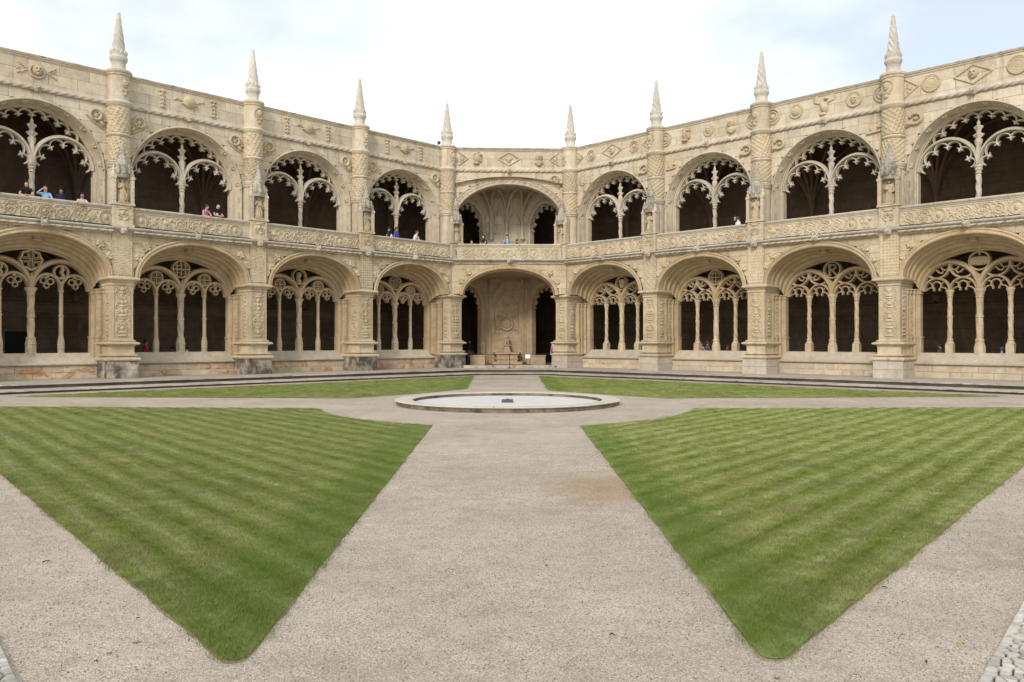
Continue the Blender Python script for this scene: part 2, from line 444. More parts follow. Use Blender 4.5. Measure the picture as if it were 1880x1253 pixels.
# ------------------------------------------------------------------ ashlar: every block an object of its own
def ashlar(parent, x0, x1, z0, z1, course, length, y, mat, hole=None, thick=.1, gap=.012, name='stone', slope=None, r=rnd):
    z = z0; k = 0; nrow = max(1, round((z1 - z0) / course)); ch = (z1 - z0) / nrow
    for k in range(nrow):
        a, b = z0 + k * ch + gap / 2, z0 + (k + 1) * ch - gap / 2
        n = max(1, round((x1 - x0) / length)); cuts = [x0]
        for i in range(1, n): cuts.append(x0 + (x1 - x0) * (i + (.5 if k % 2 else 0) * .8 - .2 + r.uniform(-.14, .14)) / n)
        cuts.append(x1)
        for p, q in zip(cuts[:-1], cuts[1:]):
            p2, q2 = p + gap / 2, q - gap / 2
            if q2 - p2 < .06: continue
            N = 1 if hole is None else 8
            xs = [p2 + (q2 - p2) * i / N for i in range(N + 1)]
            if hole:
                xs = [x for x in xs if hole(x) < b - .03]
                if len(xs) < 2: continue
                # blocks cut in two by the arch crown: keep the run only where it is continuous
            lo = [max(a, hole(x)) if hole else a for x in xs]
            yf = y - r.uniform(0, .012); m = MB()
            fr = [(x, yf, l_) for x, l_ in zip(xs, lo)]; ft = [(x, yf, b) for x in xs]
            m.grid([fr, ft]); m.grid([ft, [(x, y + thick, b) for x in xs]]); m.grid([[(x, y + thick, l_) for x, l_ in zip(xs, lo)], fr])
            for e in (0, -1): m.add([fr[e], ft[e], (xs[e], y + thick, b), (xs[e], y + thick, lo[e])], [(0, 1, 2, 3)])
            obj(name, m, mat, parent)

# ------------------------------------------------------------------ dimensions shared by the whole cloister (metres over the platform)
BAY = 7.02
Z_SPR_F, Z_APX_F = 4.86, 6.68        # lower arch, court side
D_TRAC = 1.15                        # lower tracery, depth behind the turret axis
Z_SILL, Z_SPR_T = 1.22, 4.25
Z_CORN, Z_FLOOR2, Z_RAIL = 7.0, 7.22, 8.30
D_UP = 0.15                          # upper wall face
Z_SPR_U, Z_APX_U = 10.0, 12.9
Z_ROPE, Z_ATTIC = 13.4, 14.92
D_BACK = 6.6
HW_E, ZA_E = 3.02, 7.02              # extrados of the lower arch

# ---- lower arch soffit, a bundle of rolls and hollows
def soffit_levels():
    L = [(-.80, 3.02, 4.90, 7.0), (-.86, 2.98, 4.90, 6.96), (-.88, 2.93, 4.9, 6.9), (-.84, 2.90, 4.9, 6.86), (-.84, 2.86, 4.9, 6.80), (-.87, 2.82, 4.9, 6.75), (-.84, 2.78, 4.9, 6.70), (-.74, 2.77, 4.9, 6.68)]
    L += [(-.30, 2.77, 4.9, 6.66), (-.27, 2.73, 4.9, 6.61), (-.2, 2.72, 4.9, 6.60), (-.13, 2.74, 4.88, 6.62), (-.10, 2.78, 4.88, 6.65)]
    L += [(.10, 2.76, 4.84, 6.60), (.14, 2.70, 4.8, 6.50), (.22, 2.68, 4.8, 6.47), (.3, 2.70, 4.8, 6.49), (.33, 2.74, 4.78, 6.52)]
    L += [(.48, 2.72, 4.7, 6.44), (.52, 2.66, 4.65, 6.35), (.60, 2.65, 4.6, 6.33), (.66, 2.68, 4.56, 6.36)]
    L += [(.78, 2.66, 4.5, 6.30), (.80, 2.60, 4.4, 6.18), (.98, 2.58, 4.32, 6.12), (1.0, 2.56, 4.27, 6.08), (1.32, 2.56, 4.27, 6.08)]
    return L
ME = {}
ME['soffit'] = MB().loft(soffit_levels(), 40).mesh('soffit', 40)

# ---- jamb of the lower opening: stepped shafts between pier and tracery
def jamb_mb(sg):
    plan = [(3.02, -.1), (3.02, .05), (2.94, .07), (2.88, .12), (2.86, .2), (2.88, .28), (2.92, .32), (2.92, .36), (2.80, .36), (2.80, .60), (2.76, .62), (2.71, .66), (2.70, .72), (2.72, .78), (2.76, .82),
            (2.66, .84), (2.62, .9), (2.56, .94), (2.54, 1.06), (2.56, 1.32)]
    mb = MB()
    for i, (zz, o) in enumerate([((.92, 1.02), .06), ((1.02, 1.95), .035), ((1.95, 2.02), .07), ((2.02, 4.12), 0), ((4.12, 4.18), .05), ((4.18, 4.3), .02), ((4.3, 4.36), .07)]):
        mb.grid([[(sg * (x - o), y - o * .3, z) for x, y in plan] for z in zz])
        if i:
            po = [.06, .035, .07, 0, .05, .02, .07][i - 1]
            mb.grid([[(sg * (x - q), y - q * .3, zz[0]) for x, y in plan] for q in (po, o)])
    mb.grid([[(sg * (x - .07), y - .02, 4.36) for x, y in plan], [(sg * 3.04, y, 4.36) for x, y in plan]])
    mb.grid([[(sg * 3.02, -.1, z), (sg * 3.02, .1, z)] for z in (4.3, 4.95)])
    return mb
ME['jamb_l'] = jamb_mb(-1).mesh('jamb', 40); ME['jamb_r'] = jamb_mb(1).mesh('jamb', 40)

# carved strip of each jamb
def jamb_relief(sg):
    f = HF(.2, 2.0, .02, -.1, 2.06)
    for k in range(9):
        z = 2.2 + k * .215; s_ = 1 if k % 2 else -1
        f.spiral(.0 + s_ * .02, z, .075, 1.2, 0, s_, .016, .03); f.leaf(-s_ * .05, z + .1, PI / 2 + s_ * .6, .09, .05, .03)
    return f.to_mb(0)
def jamb_relief_obj(sg):
    mb = jamb_relief(sg); m2 = MB()
    # the strip faces the opening (plane x = 2.80)
    m2.add([(sg * (2.805 + y), .48 + x, z) for x, y, z in mb.v], mb.f); return m2
ME['jamb_carving_l'] = jamb_relief_obj(-1).mesh('jamb_carving', 180); ME['jamb_carving_r'] = jamb_relief_obj(1).mesh('jamb_carving', 180)

# ---- bench wall under the lower opening: sloping sill on top
ME['sill'] = MB().strip([(1.36, 1.10), (1.36, 1.22), (.98, 1.225), (.97, 1.18), (.62, .76), (.50, .74), (.47, .70), (.49, .66), (.58, .64), (.62, .60)], -2.98, 2.98).mesh('sill', 30)

# ---- columns of the lower tracery
def column_mb(kind):
    mb = MB(); n = 16
    if kind == 'main_l':
        mb.lathe([(.255, 1.0), (.255, 1.24), (.235, 1.28), (.235, 1.62), (.26, 1.66), (.23, 1.72), (.20, 1.9), (.215, 1.94), (.165, 2.0)], 8, 0, D_TRAC)
        mb.lathe([(.15, 2.0), (.15, 2.9)], 24, 0, D_TRAC, lobes=4, amp=.10, twist=9) if False else mb.lathe([(.152, 2.0 + .05 * i) for i in range(19)], 20, 0, D_TRAC, lobes=4, amp=.10, twist=8)
        mb.lathe([(.15, 2.9), (.19, 2.92), (.19, 2.97), (.15, 2.99)], n, 0, D_TRAC)
        mb.lathe([(.150, 2.98 + .05 * i) for i in range(20)], 20, 0, D_TRAC, lobes=4, amp=.10, twist=-8)
        mb.lathe([(.15, 3.92), (.19, 3.95), (.17, 4.0), (.20, 4.12), (.25, 4.2), (.27, 4.26), (.27, 4.31)], 8, 0, D_TRAC)
    elif kind == 'slim_l':
        mb.lathe([(.16, 1.04), (.17, 1.2), (.15, 1.24), (.15, 1.42), (.17, 1.45), (.15, 1.5), (.165, 1.68), (.15, 1.78), (.12, 1.95), (.135, 1.98), (.10, 2.02), (.098, 2.95), (.125, 2.97), (.125, 3.02), (.096, 3.04),
                  (.092, 4.14), (.13, 4.17), (.13, 4.22), (.10, 4.26)], 12, 0, D_TRAC)
    elif kind == 'main_r':
        mb.lathe([(.27, 1.0), (.27, 1.16), (.255, 1.2), (.255, 1.5), (.23, 1.6), (.18, 1.75), (.20, 1.8), (.20, 1.86), (.16, 1.92)], 8, 0, D_TRAC)
        mb.lathe([(.152, 1.92 + .05 * i) for i in range(21)], 20, 0, D_TRAC, lobes=5, amp=.08, twist=5)
        mb.lathe([(.15, 2.9), (.18, 2.93), (.165, 2.98), (.18, 3.03), (.15, 3.06)], n, 0, D_TRAC)
        mb.lathe([(.148, 3.05 + .05 * i) for i in range(17)], 20, 0, D_TRAC, lobes=5, amp=.08, twist=5)
        mb.lathe([(.15, 3.84), (.19, 3.88), (.17, 3.92), (.21, 4.1), (.26, 4.2), (.26, 4.3)], 8, 0, D_TRAC)
    else:
        mb.add(*box_vf(-.17, .17, D_TRAC - .17, D_TRAC + .17, 1.04, 1.66))
        mb.lathe([(.19, 1.66), (.18, 1.72), (.13, 1.80), (.15, 1.86), (.11, 1.92)], 12, 0, D_TRAC)
        mb.lathe([(.108, 1.92 + .05 * i) for i in range(21)], 16, 0, D_TRAC, lobes=4, amp=.09, twist=11)
        mb.lathe([(.11, 2.9), (.135, 2.93), (.12, 2.98), (.135, 3.03), (.11, 3.06)], 12, 0, D_TRAC)
        mb.lathe([(.105, 3.05 + .05 * i) for i in range(19)], 16, 0, D_TRAC, lobes=4, amp=.09, twist=11)
        mb.lathe([(.105, 3.92), (.14, 3.96), (.125, 4.0), (.16, 4.14), (.19, 4.2), (.19, 4.28)], 12, 0, D_TRAC)
    return mb
def box_vf(*a):
    m = MB().box(*a); return m.v, m.f
for k in ('main_l', 'slim_l', 'main_r', 'slim_r'): ME['col_' + k] = column_mb(k).mesh('column', 24)

# ---- lower tracery, two families
YA, YB = D_TRAC - .15, D_TRAC + .17
def clip_arch(pts, hw, zs, za):
    return [(x, z) for x, z in pts if z < arch_z(x, hw, zs, za) + .05]
def sub_arches(mb, w=.25):
    for s in (-1, 1):
        mb.bar(arch_pts(1.27, 4.26, 5.62, 28, s * 1.28), w, YA - .03, YB)
    mb.bar([(0, 4.26), (0, 4.5), (0, 4.75), (0, 5.0)], [.34, .36, .28, .05], YA - .06, YB)
    return mb
def tracery_left():
    mb = sub_arches(MB(), .26)
    for s in (-1, 1):
        c = s * 1.28
        for q in (-1, 1):
            a = c + q * .59
            mb.bar(arch_pts(.60, 4.22, 4.98, 18, a), .16, YA + .03, YB - .03)
            t = -q * .0
            for dx, dz, r in ((-.17, .0, .135), (.13, -.05, .135), (-.04, -.25, .105)):
                mb.ring(a + dx * -q, 4.68 + dz, r, .07, YA + .05, YB - .06, 14)
            mb.bar([(a + .04 * q, 4.36), (a + .04 * q, 4.27)], [.08, .02], YA + .06, YB - .06)
            mb.bar([(a, 4.80), (a, 4.93)], [.14, .22], YA + .05, YB - .05)
        mb.bar([(c, 4.22), (c, 4.42), (c, 4.62)], [.2, .22, .3], YA + .02, YB - .03)
    return mb
def tracery_right():
    mb = sub_arches(MB(), .27)
    for s in (-1, 1):
        c = s * 1.28
        inner = lambda P: [(x, z) for x, z in P if ((x - c) / 1.2) ** 2 + (max(0, z - 4.26) / 1.29) ** 2 < 1.0]
        for q in (-1, 1):
            a = c + q * .585
            mb.bar(arch_pts(.58, 4.24, 4.86, 18, a), .125, YA + .02, YB - .03)
            up = [(a + .56 * math.cos(t), 5.44 + .58 * math.sin(t)) for t in np.linspace(PI * 1.02, PI * 1.98, 26)]
            u2 = inner(up)
            if len(u2) > 2: mb.bar(u2, .12, YA + .02, YB - .03)
            # key-hole cusps
            mb.bar([(a + .2 * math.cos(t), 4.50 + .2 * math.sin(t)) for t in np.linspace(PI * 1.33, -PI * .33, 16)], .085, YA + .05, YB - .05)
            for e in (-1, 1):
                mb.bar([(a + e * .10, 4.33), (a + e * .14, 4.29), (a + e * .12, 4.24)], [.08, .1, .05], YA + .05, YB - .05)
                mb.bar([(a + e * .22, 4.42), (a + e * .34, 4.40), (a + e * .50, 4.28)], .07, YA + .05, YB - .05)
                mb.bar([(a + e * .19, 4.58), (a + e * .33, 4.66)], .07, YA + .05, YB - .05)
            # small eyes under the big arch
            mb.bar([(c + q * .27, 5.22), (c + q * .34, 5.10), (c + q * .48, 5.14), (c + q * .60, 5.28)], .08, YA + .04, YB - .05)
            mb.bar([(c + q * .05, 5.30), (c + q * .2, 5.24), (c + q * .34, 5.30), (c + q * .40, 5.42)], .08, YA + .04, YB - .05)
        mb.bar([(c, 5.18), (c, 5.35), (c, 5.52)], [.10, .14, .26], YA + .03, YB - .04)
    return mb
ME['tracery_l'] = tracery_left().mesh('tracery', 40); ME['tracery_r'] = tracery_right().mesh('tracery', 40)
def roundel(kind, r, w=.11):
    mb = MB(); y0, y1 = YA + .02, YB - .04; yi0, yi1 = YA + .05, YB - .07
    L = lambda pts, ww: mb.bar(pts, ww, yi0, yi1)
    k = r
    if kind == 'cross':
        mb.bar([((k + .03 * math.cos(8 * t)) * math.cos(t), (k + .03 * math.cos(8 * t)) * math.sin(t)) for t in np.linspace(0, 2 * PI, 48, endpoint=False)], w * 1.2, y0, y1, closed=True)
        for d in (0, 1):
            for e in (-.05, .05):
                P = [(-k * .85, e), (k * .85, e)]; L([(b, a) if d else (a, b) for a, b in P], .045)
        for sx in (-1, 1):
            for sz in (-1, 1): L([(sx * k * .26, sz * k * .7), (sx * k * .26, sz * k * .26), (sx * k * .7, sz * k * .26)], .06)
    elif kind == 'quarters':
        mb.ring(0, 0, k, w, y0, y1); L([(-k, 0), (k, 0)], .10); L([(0, -k), (0, k)], .10)
        for a in range(4):
            t = PI / 4 + a * PI / 2; L([(k * .95 * math.cos(t + .5), k * .95 * math.sin(t + .5)), (k * .55 * math.cos(t), k * .55 * math.sin(t)), (k * .95 * math.cos(t - .5), k * .95 * math.sin(t - .5))], .05)
    elif kind == 'lattice':
        mb.ring(0, 0, k, w, y0, y1)
        for e in (-.5, 0, .5): L([(e * k, -k * .85), (e * k + .03, 0), (e * k, k * .85)], .07)
        L([(-k, 0), (k, 0)], .09)
        for e in (-.5, .5): L([(-k * .8, e * k), (-.1, e * k * .8), (.1, e * k * 1.1), (k * .8, e * k)], .05)
    elif kind == 'head':
        mb.ring(0, 0, k, w, y0, y1)
        L([(0, -k), (.02, -k * .55), (-.05, -.1), (.03, k * .3), (.0, k * .62)], [.3, .30, .2, .34, .16])
    elif kind == 'swirl':
        mb.ring(0, 0, k, w, y0, y1)
        for a in range(4):
            t0 = a * PI / 2; L([(k * u * math.cos(t0 + 1.5 * u), k * u * math.sin(t0 + 1.5 * u)) for u in np.linspace(.1, 1, 8)], .06)
            mb.ring(k * .5 * math.cos(t0 + .1), k * .5 * math.sin(t0 + .1), k * .2, .045, yi0, yi1, 10)
    elif kind == 'comma':
        mb.ring(0, 0, k, w, y0, y1)
        L([(k * .5 * math.sin(t * 1.0) * (1 if t < PI else -1) * .6, k - t / PI * k) for t in np.linspace(0, 2 * PI, 16)], .15)
    elif kind == 'globe':
        mb.ring(0, 0, k, w, y0, y1); L([(-k, 0), (k, 0)], .06); L([(0, -k), (0, k)], .06)
        for e in (-.55, .55):
            L([(e * k * math.cos(t), k * math.sin(t)) for t in np.linspace(-PI / 2, PI / 2, 10)], .05)
            L([(-k * .85, e * k), (k * .85, e * k)], .05)
    elif kind == 'monogram':       # the letter inside the third right-hand roundel
        mb.ring(0, 0, k, w, y0, y1)
        L([(-k * .35, -k * .75), (-k * .35, k * .75)], .09); L([(-k * .35, k * .6), (k * .2, k * .62), (k * .4, k * .35), (k * .15, k * .05), (-k * .35, 0)], .08)
        L([(-k * .1, 0), (k * .55, -k * .7)], .09)
    elif kind == 'shield':
        mb.ring(0, 0, k, w, y0, y1); L([(0, -k * .7), (0, -k * .3), (0, k * .2), (0, k * .6)], [.15, k * .95, k * 1.15, k * .9])
    else:                          # plate with two slits
        mb.ring(0, 0, k, w, y0, y1); L([(-k * .95, 0), (0, 0), (k * .95, 0)], [k * .8, k * 1.0, k * .8]); L([(0, k * .6), (0, k)], [.05, .16])
    return mb
def roundel_mesh(kind, r):
    key = ('rd', kind, r)
    if key not in ME: ME[key] = roundel(kind, r).mesh('roundel', 40)
    return ME[key]

# ---- upper storey
def upper_levels():
    L = [(D_UP + .0, 2.96, 10.0, 12.98, 8.2), (D_UP - .04, 2.93, 10.0, 12.94, 8.2), (D_UP - .04, 2.89, 10.0, 12.90, 8.2), (D_UP + .04, 2.87, 10.0, 12.87, 8.2)]
    L += [(.66, 2.74, 10.02, 12.76, 7.22), (.68, 2.78, 10.02, 12.78, 7.22), (.74, 2.78, 10.02, 12.78, 7.22), (.76, 2.70, 10.02, 12.72, 7.22), (.84, 2.68, 10.02, 12.70, 7.22), (.86, 2.64, 10.02, 12.67, 7.22), (1.2, 2.62, 10.02, 12.66, 7.22)]
    return L
ME['upper_reveal'] = MB().loft(upper_levels(), 44).mesh('reveal', 35)
UY0, UY1 = .88, 1.14
def leafbar(mb, x, z, a, L, k=1.0):
    """cusp ending in a pointed three-lobed leaf"""
    ca, sa = math.cos(a), math.sin(a); P = lambda t, o=0: (x + ca * t * L - sa * o, z + sa * t * L + ca * o)
    mb.bar([P(0), P(.3), P(.5), P(.72), P(1.0)], [.15 * k, .09 * k, .17 * k, .12 * k, .01], UY0 + .02, UY1 - .03)
    for e in (-1, 1): mb.bar([P(.4), P(.48, e * .08 * k), P(.42, e * .17 * k)], [.08 * k, .085 * k, .015], UY0 + .03, UY1 - .05)
def cusp_ring(mb, cx, zs, hw, rise, r_in, angs, w, leaf):
    """foils hung inside an arch of half-width hw; leaves at the angles"""
    for a0, a1 in zip(angs[:-1], angs[1:]):
        P = []
        for u in np.linspace(0, 1, 9):
            t = a0 + (a1 - a0) * u; k = r_in + (1 - .01 - r_in) * math.sin(PI * u) ** .75
            P.append((cx + hw * k * math.cos(t), zs + rise * k * math.sin(t)))
        mb.bar(P, w, UY0 + .02, UY1 - .03)
    for t in angs[1:-1]:
        x, z = cx + hw * r_in * math.cos(t), zs + rise * r_in * math.sin(t)
        leafbar(mb, x + .04 * math.cos(t), z + .04 * math.sin(t), math.atan2(-rise * math.sin(t), -hw * math.cos(t)), leaf)
def upper_tracery():
    mb = MB()
    for s in (-1, 1):
        mb.bar(arch_pts(1.31, 10.14, 11.56, 28, s * 1.33), .2, UY0 - .05, UY1)
        mb.bar(arch_pts(1.30, 10.14, 11.52, 28, s * 1.33), .09, UY0 - .11, UY0 + .02)
    mb.bar([(0, 10.1), (0, 10.3), (0, 10.6), (0, 10.95), (0, 11.2)], [.30, .34, .30, .2, .16], UY0 - .08, UY1)
    return mb
ME['upper_tracery'] = upper_tracery().mesh('tracery', 40)
def upper_cusps():
    mb = MB(); cusp_ring(mb, 0, 10.02, 2.64, 2.64, .915, [R(d) for d in (36, 51, 64.5, 77.5, 90 + 12.5 - 12.5 + 0, 102.5, 115.5, 129, 144)] if False else [R(d) for d in (37, 50, 63, 76.5, 90, 103.5, 117, 130, 143)], .10, .2)
    return mb
ME['crown_cusps'] = upper_cusps().mesh('cusping', 40)
def sub_cusps():
    mb = MB(); cusp_ring(mb, 0, 10.14, 1.22, 1.33, .84, [R(d) for d in (-4, 19, 55, 90, 125, 161, 184)], .085, .26); return mb
ME['sub_cusps'] = sub_cusps().mesh('cusping', 40)
def upper_column():
    mb = MB(); y = 1.0
    mb.lathe([(.19, 7.22), (.19, 7.55), (.15, 7.62), (.16, 7.8), (.12, 7.9)], 12, 0, y)
    mb.lathe([(.118, 7.9 + .05 * i) for i in range(37)], 18, 0, y, lobes=3, amp=.13, twist=12)
    mb.lathe([(.12, 9.7), (.16, 9.73), (.12, 9.78), (.13, 9.84), (.18, 9.92), (.15, 9.97), (.20, 10.05), (.20, 10.12)], 14, 0, y); return mb
ME['upper_column'] = upper_column().mesh('column', 24)
ME['finial'] = MB().lathe([(.10, 11.0), (.15, 11.12, .1), (.16, 11.3, .15), (.10, 11.38, .0), (.17, 11.5, .3), (.19, 11.56, .35), (.09, 11.64, 0), (.11, 11.8, .2), (.16, 11.9, .35), (.15, 11.95, .3), (.07, 12.0, 0), (.08, 12.12, 0), (.01, 12.28, 0)], 16, 0, .98, lobes=4).mesh('finial', 50)
ME['upper_capital'] = MB().strip([(.3, 9.92), (.1, 9.92), (.06, 9.98), (.08, 10.06), (.02, 10.12), (.3, 10.14)], 0, .3).mesh('capital', 40)
def rosette_mesh():
    f = HF(.36, .36, .03); f.rosette(0, 0, .17, 4, .05, PI / 4); return f.mesh('rosette', 0)
ME['rosette'] = rosette_mesh()

# ---- piers
PLAN = [(-.5, -.8), (.5, -.8), (.5, .9), (-.5, .9)]
ME['pier'] = MB().mould(PLAN, [(0, 1.86), (0, 4.5)]).mesh('pier')
ME['plinth'] = MB().mould(PLAN, [(.21, 0), (.21, .40)]).mould(PLAN, [(.2, .412), (.2, .80), (.17, .83)]).mesh('plinth')
ME['pedestal'] = MB().mould(PLAN, [(.17, .83), (.25, .85), (.28, .90), (.28, .94), (.25, .99), (.16, 1.0), (.09, 1.03), (.09, 1.06), (.17, 1.075), (.185, 1.11), (.17, 1.145), (.06, 1.155), (.045, 1.2), (.045, 1.52), (.07, 1.55), (.09, 1.59), (.19, 1.61), (.25, 1.65), (.25, 1.70), (.18, 1.74), (.09, 1.76), (.07, 1.78), (.10, 1.80), (.10, 1.83), (.03, 1.85), (.0, 1.88)]).mesh('pedestal', 30)
ME['capital'] = MB().mould(PLAN, [(0, 4.47), (.04, 4.49), (.04, 4.54), (.02, 4.56), (.02, 4.60), (.10, 4.66), (.12, 4.70), (.12, 4.72), (.22, 4.74), (.25, 4.79), (.24, 4.85), (.16, 4.89), (.02, 4.93)]).mesh('capital', 30)

def candelabrum(seed, w, h, z0, depth=.04):
    """upright arabesque: vase, dishes, scrolls and leaves, mirrored about its axis"""
    r = random.Random(seed); f = HF(w, h, .0155, None, z0); q = w / 2 - .06
    z = z0 + .1; f.blob(0, z, q * .8, .05, depth * 1.5); f.line([(-q * .7, z + .07), (q * .7, z + .07)], .018, depth); z += .11
    last = ''
    while z < z0 + h - .2:
        k = r.choice([x for x in ('vase', 'scroll', 'dish', 'mask', 'leaf', 'cup') if x != last]); last = k
        if k == 'vase':
            hh = r.uniform(.16, .22); f.blob(0, z + hh * .5, q * .36, hh * .5, depth * 1.5); f.line([(-q * .42, z + hh), (q * .42, z + hh)], .018, depth)
            for s in (-1, 1): f.spiral(s * q * .66, z + hh * .5, q * .24, 1.2, PI / 2, s, .014, depth); f.leaf(s * q * .45, z + hh * .1, PI / 2 - s * 1.2, .12, .05, depth)
            z += hh + .04
        elif k == 'scroll':
            hh = r.uniform(.18, .25); a0 = r.choice((-1, 1)) * PI / 2
            for s in (-1, 1):
                f.spiral(s * q * .5, z + hh * .5, q * .34, 1.6, a0, s, .015, depth); f.leaf(s * q * .1, z + hh * .85, PI / 2 - s * .7, .11, .045, depth)
                f.leaf(s * q * .85, z + hh * .15, PI / 2 + s * .5, .1, .045, depth); f.leaf(s * q * .85, z + hh * .85, -PI / 2 - s * .5, .1, .045, depth); f.blob(s * q * .5, z + hh * .5, .03, .03, depth * 1.4)
            f.line([(0, z), (0, z + hh)], .02, depth); z += hh + .02
        elif k == 'dish':
            f.blob(0, z + .05, q * .72, .05, depth * 1.4); f.line([(-q * .85, z + .11), (q * .85, z + .11)], .016, depth)
            for s in (-1, 1):
                for t in (.4, .8): f.leaf(s * q * t, z + .1, -PI / 2 + s * .4, .1, .04, depth)
            z += .15
        elif k == 'cup':
            f.blob(0, z + .05, q * .2, .06, depth); f.blob(0, z + .14, q * .5, .05, depth * 1.4)
            for s in (-1, 1): f.line([(s * q * .5, z + .15), (s * q * .9, z + .2), (s * q * .95, z + .08), (s * q * .75, z + .02)], .014, depth)
            z += .21
        elif k == 'mask':
            f.face(0, z + .11, .13, depth * 1.5)
            for s in (-1, 1):
                for t in (-.3, .2, .6): f.leaf(s * q * .25, z + .1, (t if s > 0 else PI - t), q * .6, .05, depth)
            z += .24
        else:
            for s in (-1, 1):
                for t in (.25, .7, 1.15): f.leaf(0, z, PI / 2 - s * t, q * .85, .06, depth)
            z += .2
    for s in (-1, 1): f.leaf(0, z0 + h - .17, PI / 2 - s * .9, q, .08, depth); f.leaf(0, z0 + h - .17, PI / 2 - s * .4, q * .5, .06, depth)
    for e in (.02, .05): f.line([(-w / 2 + e, z0 + e), (w / 2 - e, z0 + e), (w / 2 - e, z0 + h - e), (-w / 2 + e, z0 + h - e), (-w / 2 + e, z0 + e)], .010, depth * .5)
    return f
PANELS = [candelabrum(40 + i, .80, 2.46, 1.96) for i in range(8)]
SIDE_PANELS = [candelabrum(70 + i, .44, 2.3, 2.02, .045) for i in range(4)]
def lattice_strip(kind, seed):
    f = HF(.9, 1.98, .02, None, 5.0); X, Z = f.X, f.Z
    if kind == 0:      # small horizontal ticks
        H = .018 * ((np.sin(Z * 36 + np.round(X * 8) * 2.1) > .3) & (np.sin(X * 30 + np.round(Z * 5.7) * 1.3) > -.5))
    elif kind == 1:    # stepped diagonals
        H = .018 * (np.sin((np.round(X / .09) * .09 * 1.0 + Z) * 17) > .25) * (np.sin(Z * 52) > -.8)
    elif kind == 2:    # scales
        H = .02 * np.abs(np.sin(Z * 19)) * np.abs(np.sin(X * 19 + (np.floor(Z * 19 / PI) % 2) * PI / 2))
    else:              # leafy diaper
        H = .018 * (np.sin((X + Z) * 21) * np.sin((X - Z) * 21) > .1)
    edge = (np.abs(X) > .41); f.H = np.maximum(np.where(edge, .018, H), .004)
    return f.mesh('carved_strip', -.80, trim=False)
STRIPS = [lattice_strip(i, i) for i in range(4)]

# ---- turrets, their carved drums and pinnacles
ME['turret'] = MB().lathe([(.50, 7.22), (.50, 10.2), (.54, 10.22), (.57, 10.27), (.53, 10.31), (.58, 10.36), (.60, 10.42), (.55, 10.46), (.58, 10.5), (.54, 10.55), (.49, 10.58), (.49, 11.74), (.54, 11.78), (.57, 11.84), (.55, 11.90), (.49, 11.93),
                                  (.49, 13.22), (.54, 13.27), (.60, 13.36), (.62, 13.42), (.57, 13.5), (.50, 13.55), (.50, 14.72), (.55, 14.76), (.55, 14.82), (.61, 14.88), (.62, 14.97), (.56, 15.02)], 40).mesh('turret', 30)
def drum(kind, z0, z1, ph):
    f = HF(1.9, z1 - z0, .022, None, z0); X, Z = f.X, f.Z; A = X / .49
    if kind == 0:    # spiral scales with studs
        u, v = A * 5 / PI + (Z - z0) * 1.1 * ph, (Z - z0) / .17
        H = .014 * np.clip(np.sin(PI * 2 * (u * .7 + v * .5)), 0, 1) ** .6
        H += .05 * np.clip(np.cos(2 * PI * u * 1.6) * np.cos(2 * PI * v * .62 + 1.2 * np.round(u)), 0, 1) ** 3
    else:            # diagonal net of square pits
        a, b = A * 8 / PI + (Z - z0) * 2.2 * ph, A * 8 / PI * .6 - (Z - z0) * 4.2 * ph
        H = .034 * np.maximum(np.abs(np.sin(PI * a)) ** 6 * 0 + (np.abs(np.cos(PI * a)) ** 3), np.abs(np.cos(PI * b)) ** 3)
    f.H = H + .003
    return f.mesh('carved_drum', 0, trim=False, cyl=(0, 0, .49))
DRUMS = {(k, t): drum(k, *((10.6, 11.72) if t == 0 else (11.95, 13.2)), 1 if (k + t) % 2 else -1) for k in (0, 1) for t in (0, 1)}
def pinnacle():
    mb = MB(); mb.lathe([(.40, 15.0), (.37, 15.08), (.325, 15.12), (.325, 15.44), (.35, 15.47), (.37, 15.5), (.415, 15.6), (.41, 15.7), (.365, 15.76), (.38, 15.82), (.385, 15.9), (.32, 15.92)], 24)
    for k in range(12):
        t = 2 * PI * k / 12; mb.lathe([(.05, 15.85), (.065, 15.93), (.02, 16.04)], 5, .355 * math.cos(t), .355 * math.sin(t))
    N = 90; mb.lathe([(.305 - .225 * (i / N) ** .95, 15.9 + 1.93 * i / N) for i in range(N + 1)], 42, lobes=6, amp=.12, twist=17)
    mb.lathe([(.085, 17.8), (.095, 17.86), (.06, 17.93), (.01, 17.96)], 12); return mb
ME['pinnacle'] = pinnacle().mesh('pinnacle', 50)
def turret_head(seed):
    r = random.Random(seed); f = HF(.8, 1.15, .022, None, 13.6)
    f.face(0, 14.32, .28, .11)
    if seed % 2: f.ring(0, 14.3, .3, .035, .05)
    for k in range(3): f.leaf(0, 13.98 - k * .11, PI / 2 + (k - 1) * .8, .2, .09, .05)
    f.blob(0, 13.82, .13, .1, .07); f.spiral(-.13, 13.95, .08, 1.2, 0, 1, .022, .045); f.spiral(.13, 13.95, .08, 1.2, PI, -1, .022, .045)
    return f.mesh('carved_head', 0, cyl=(0, 0, .495))
TURRET_HEADS = [turret_head(i) for i in range(4)]

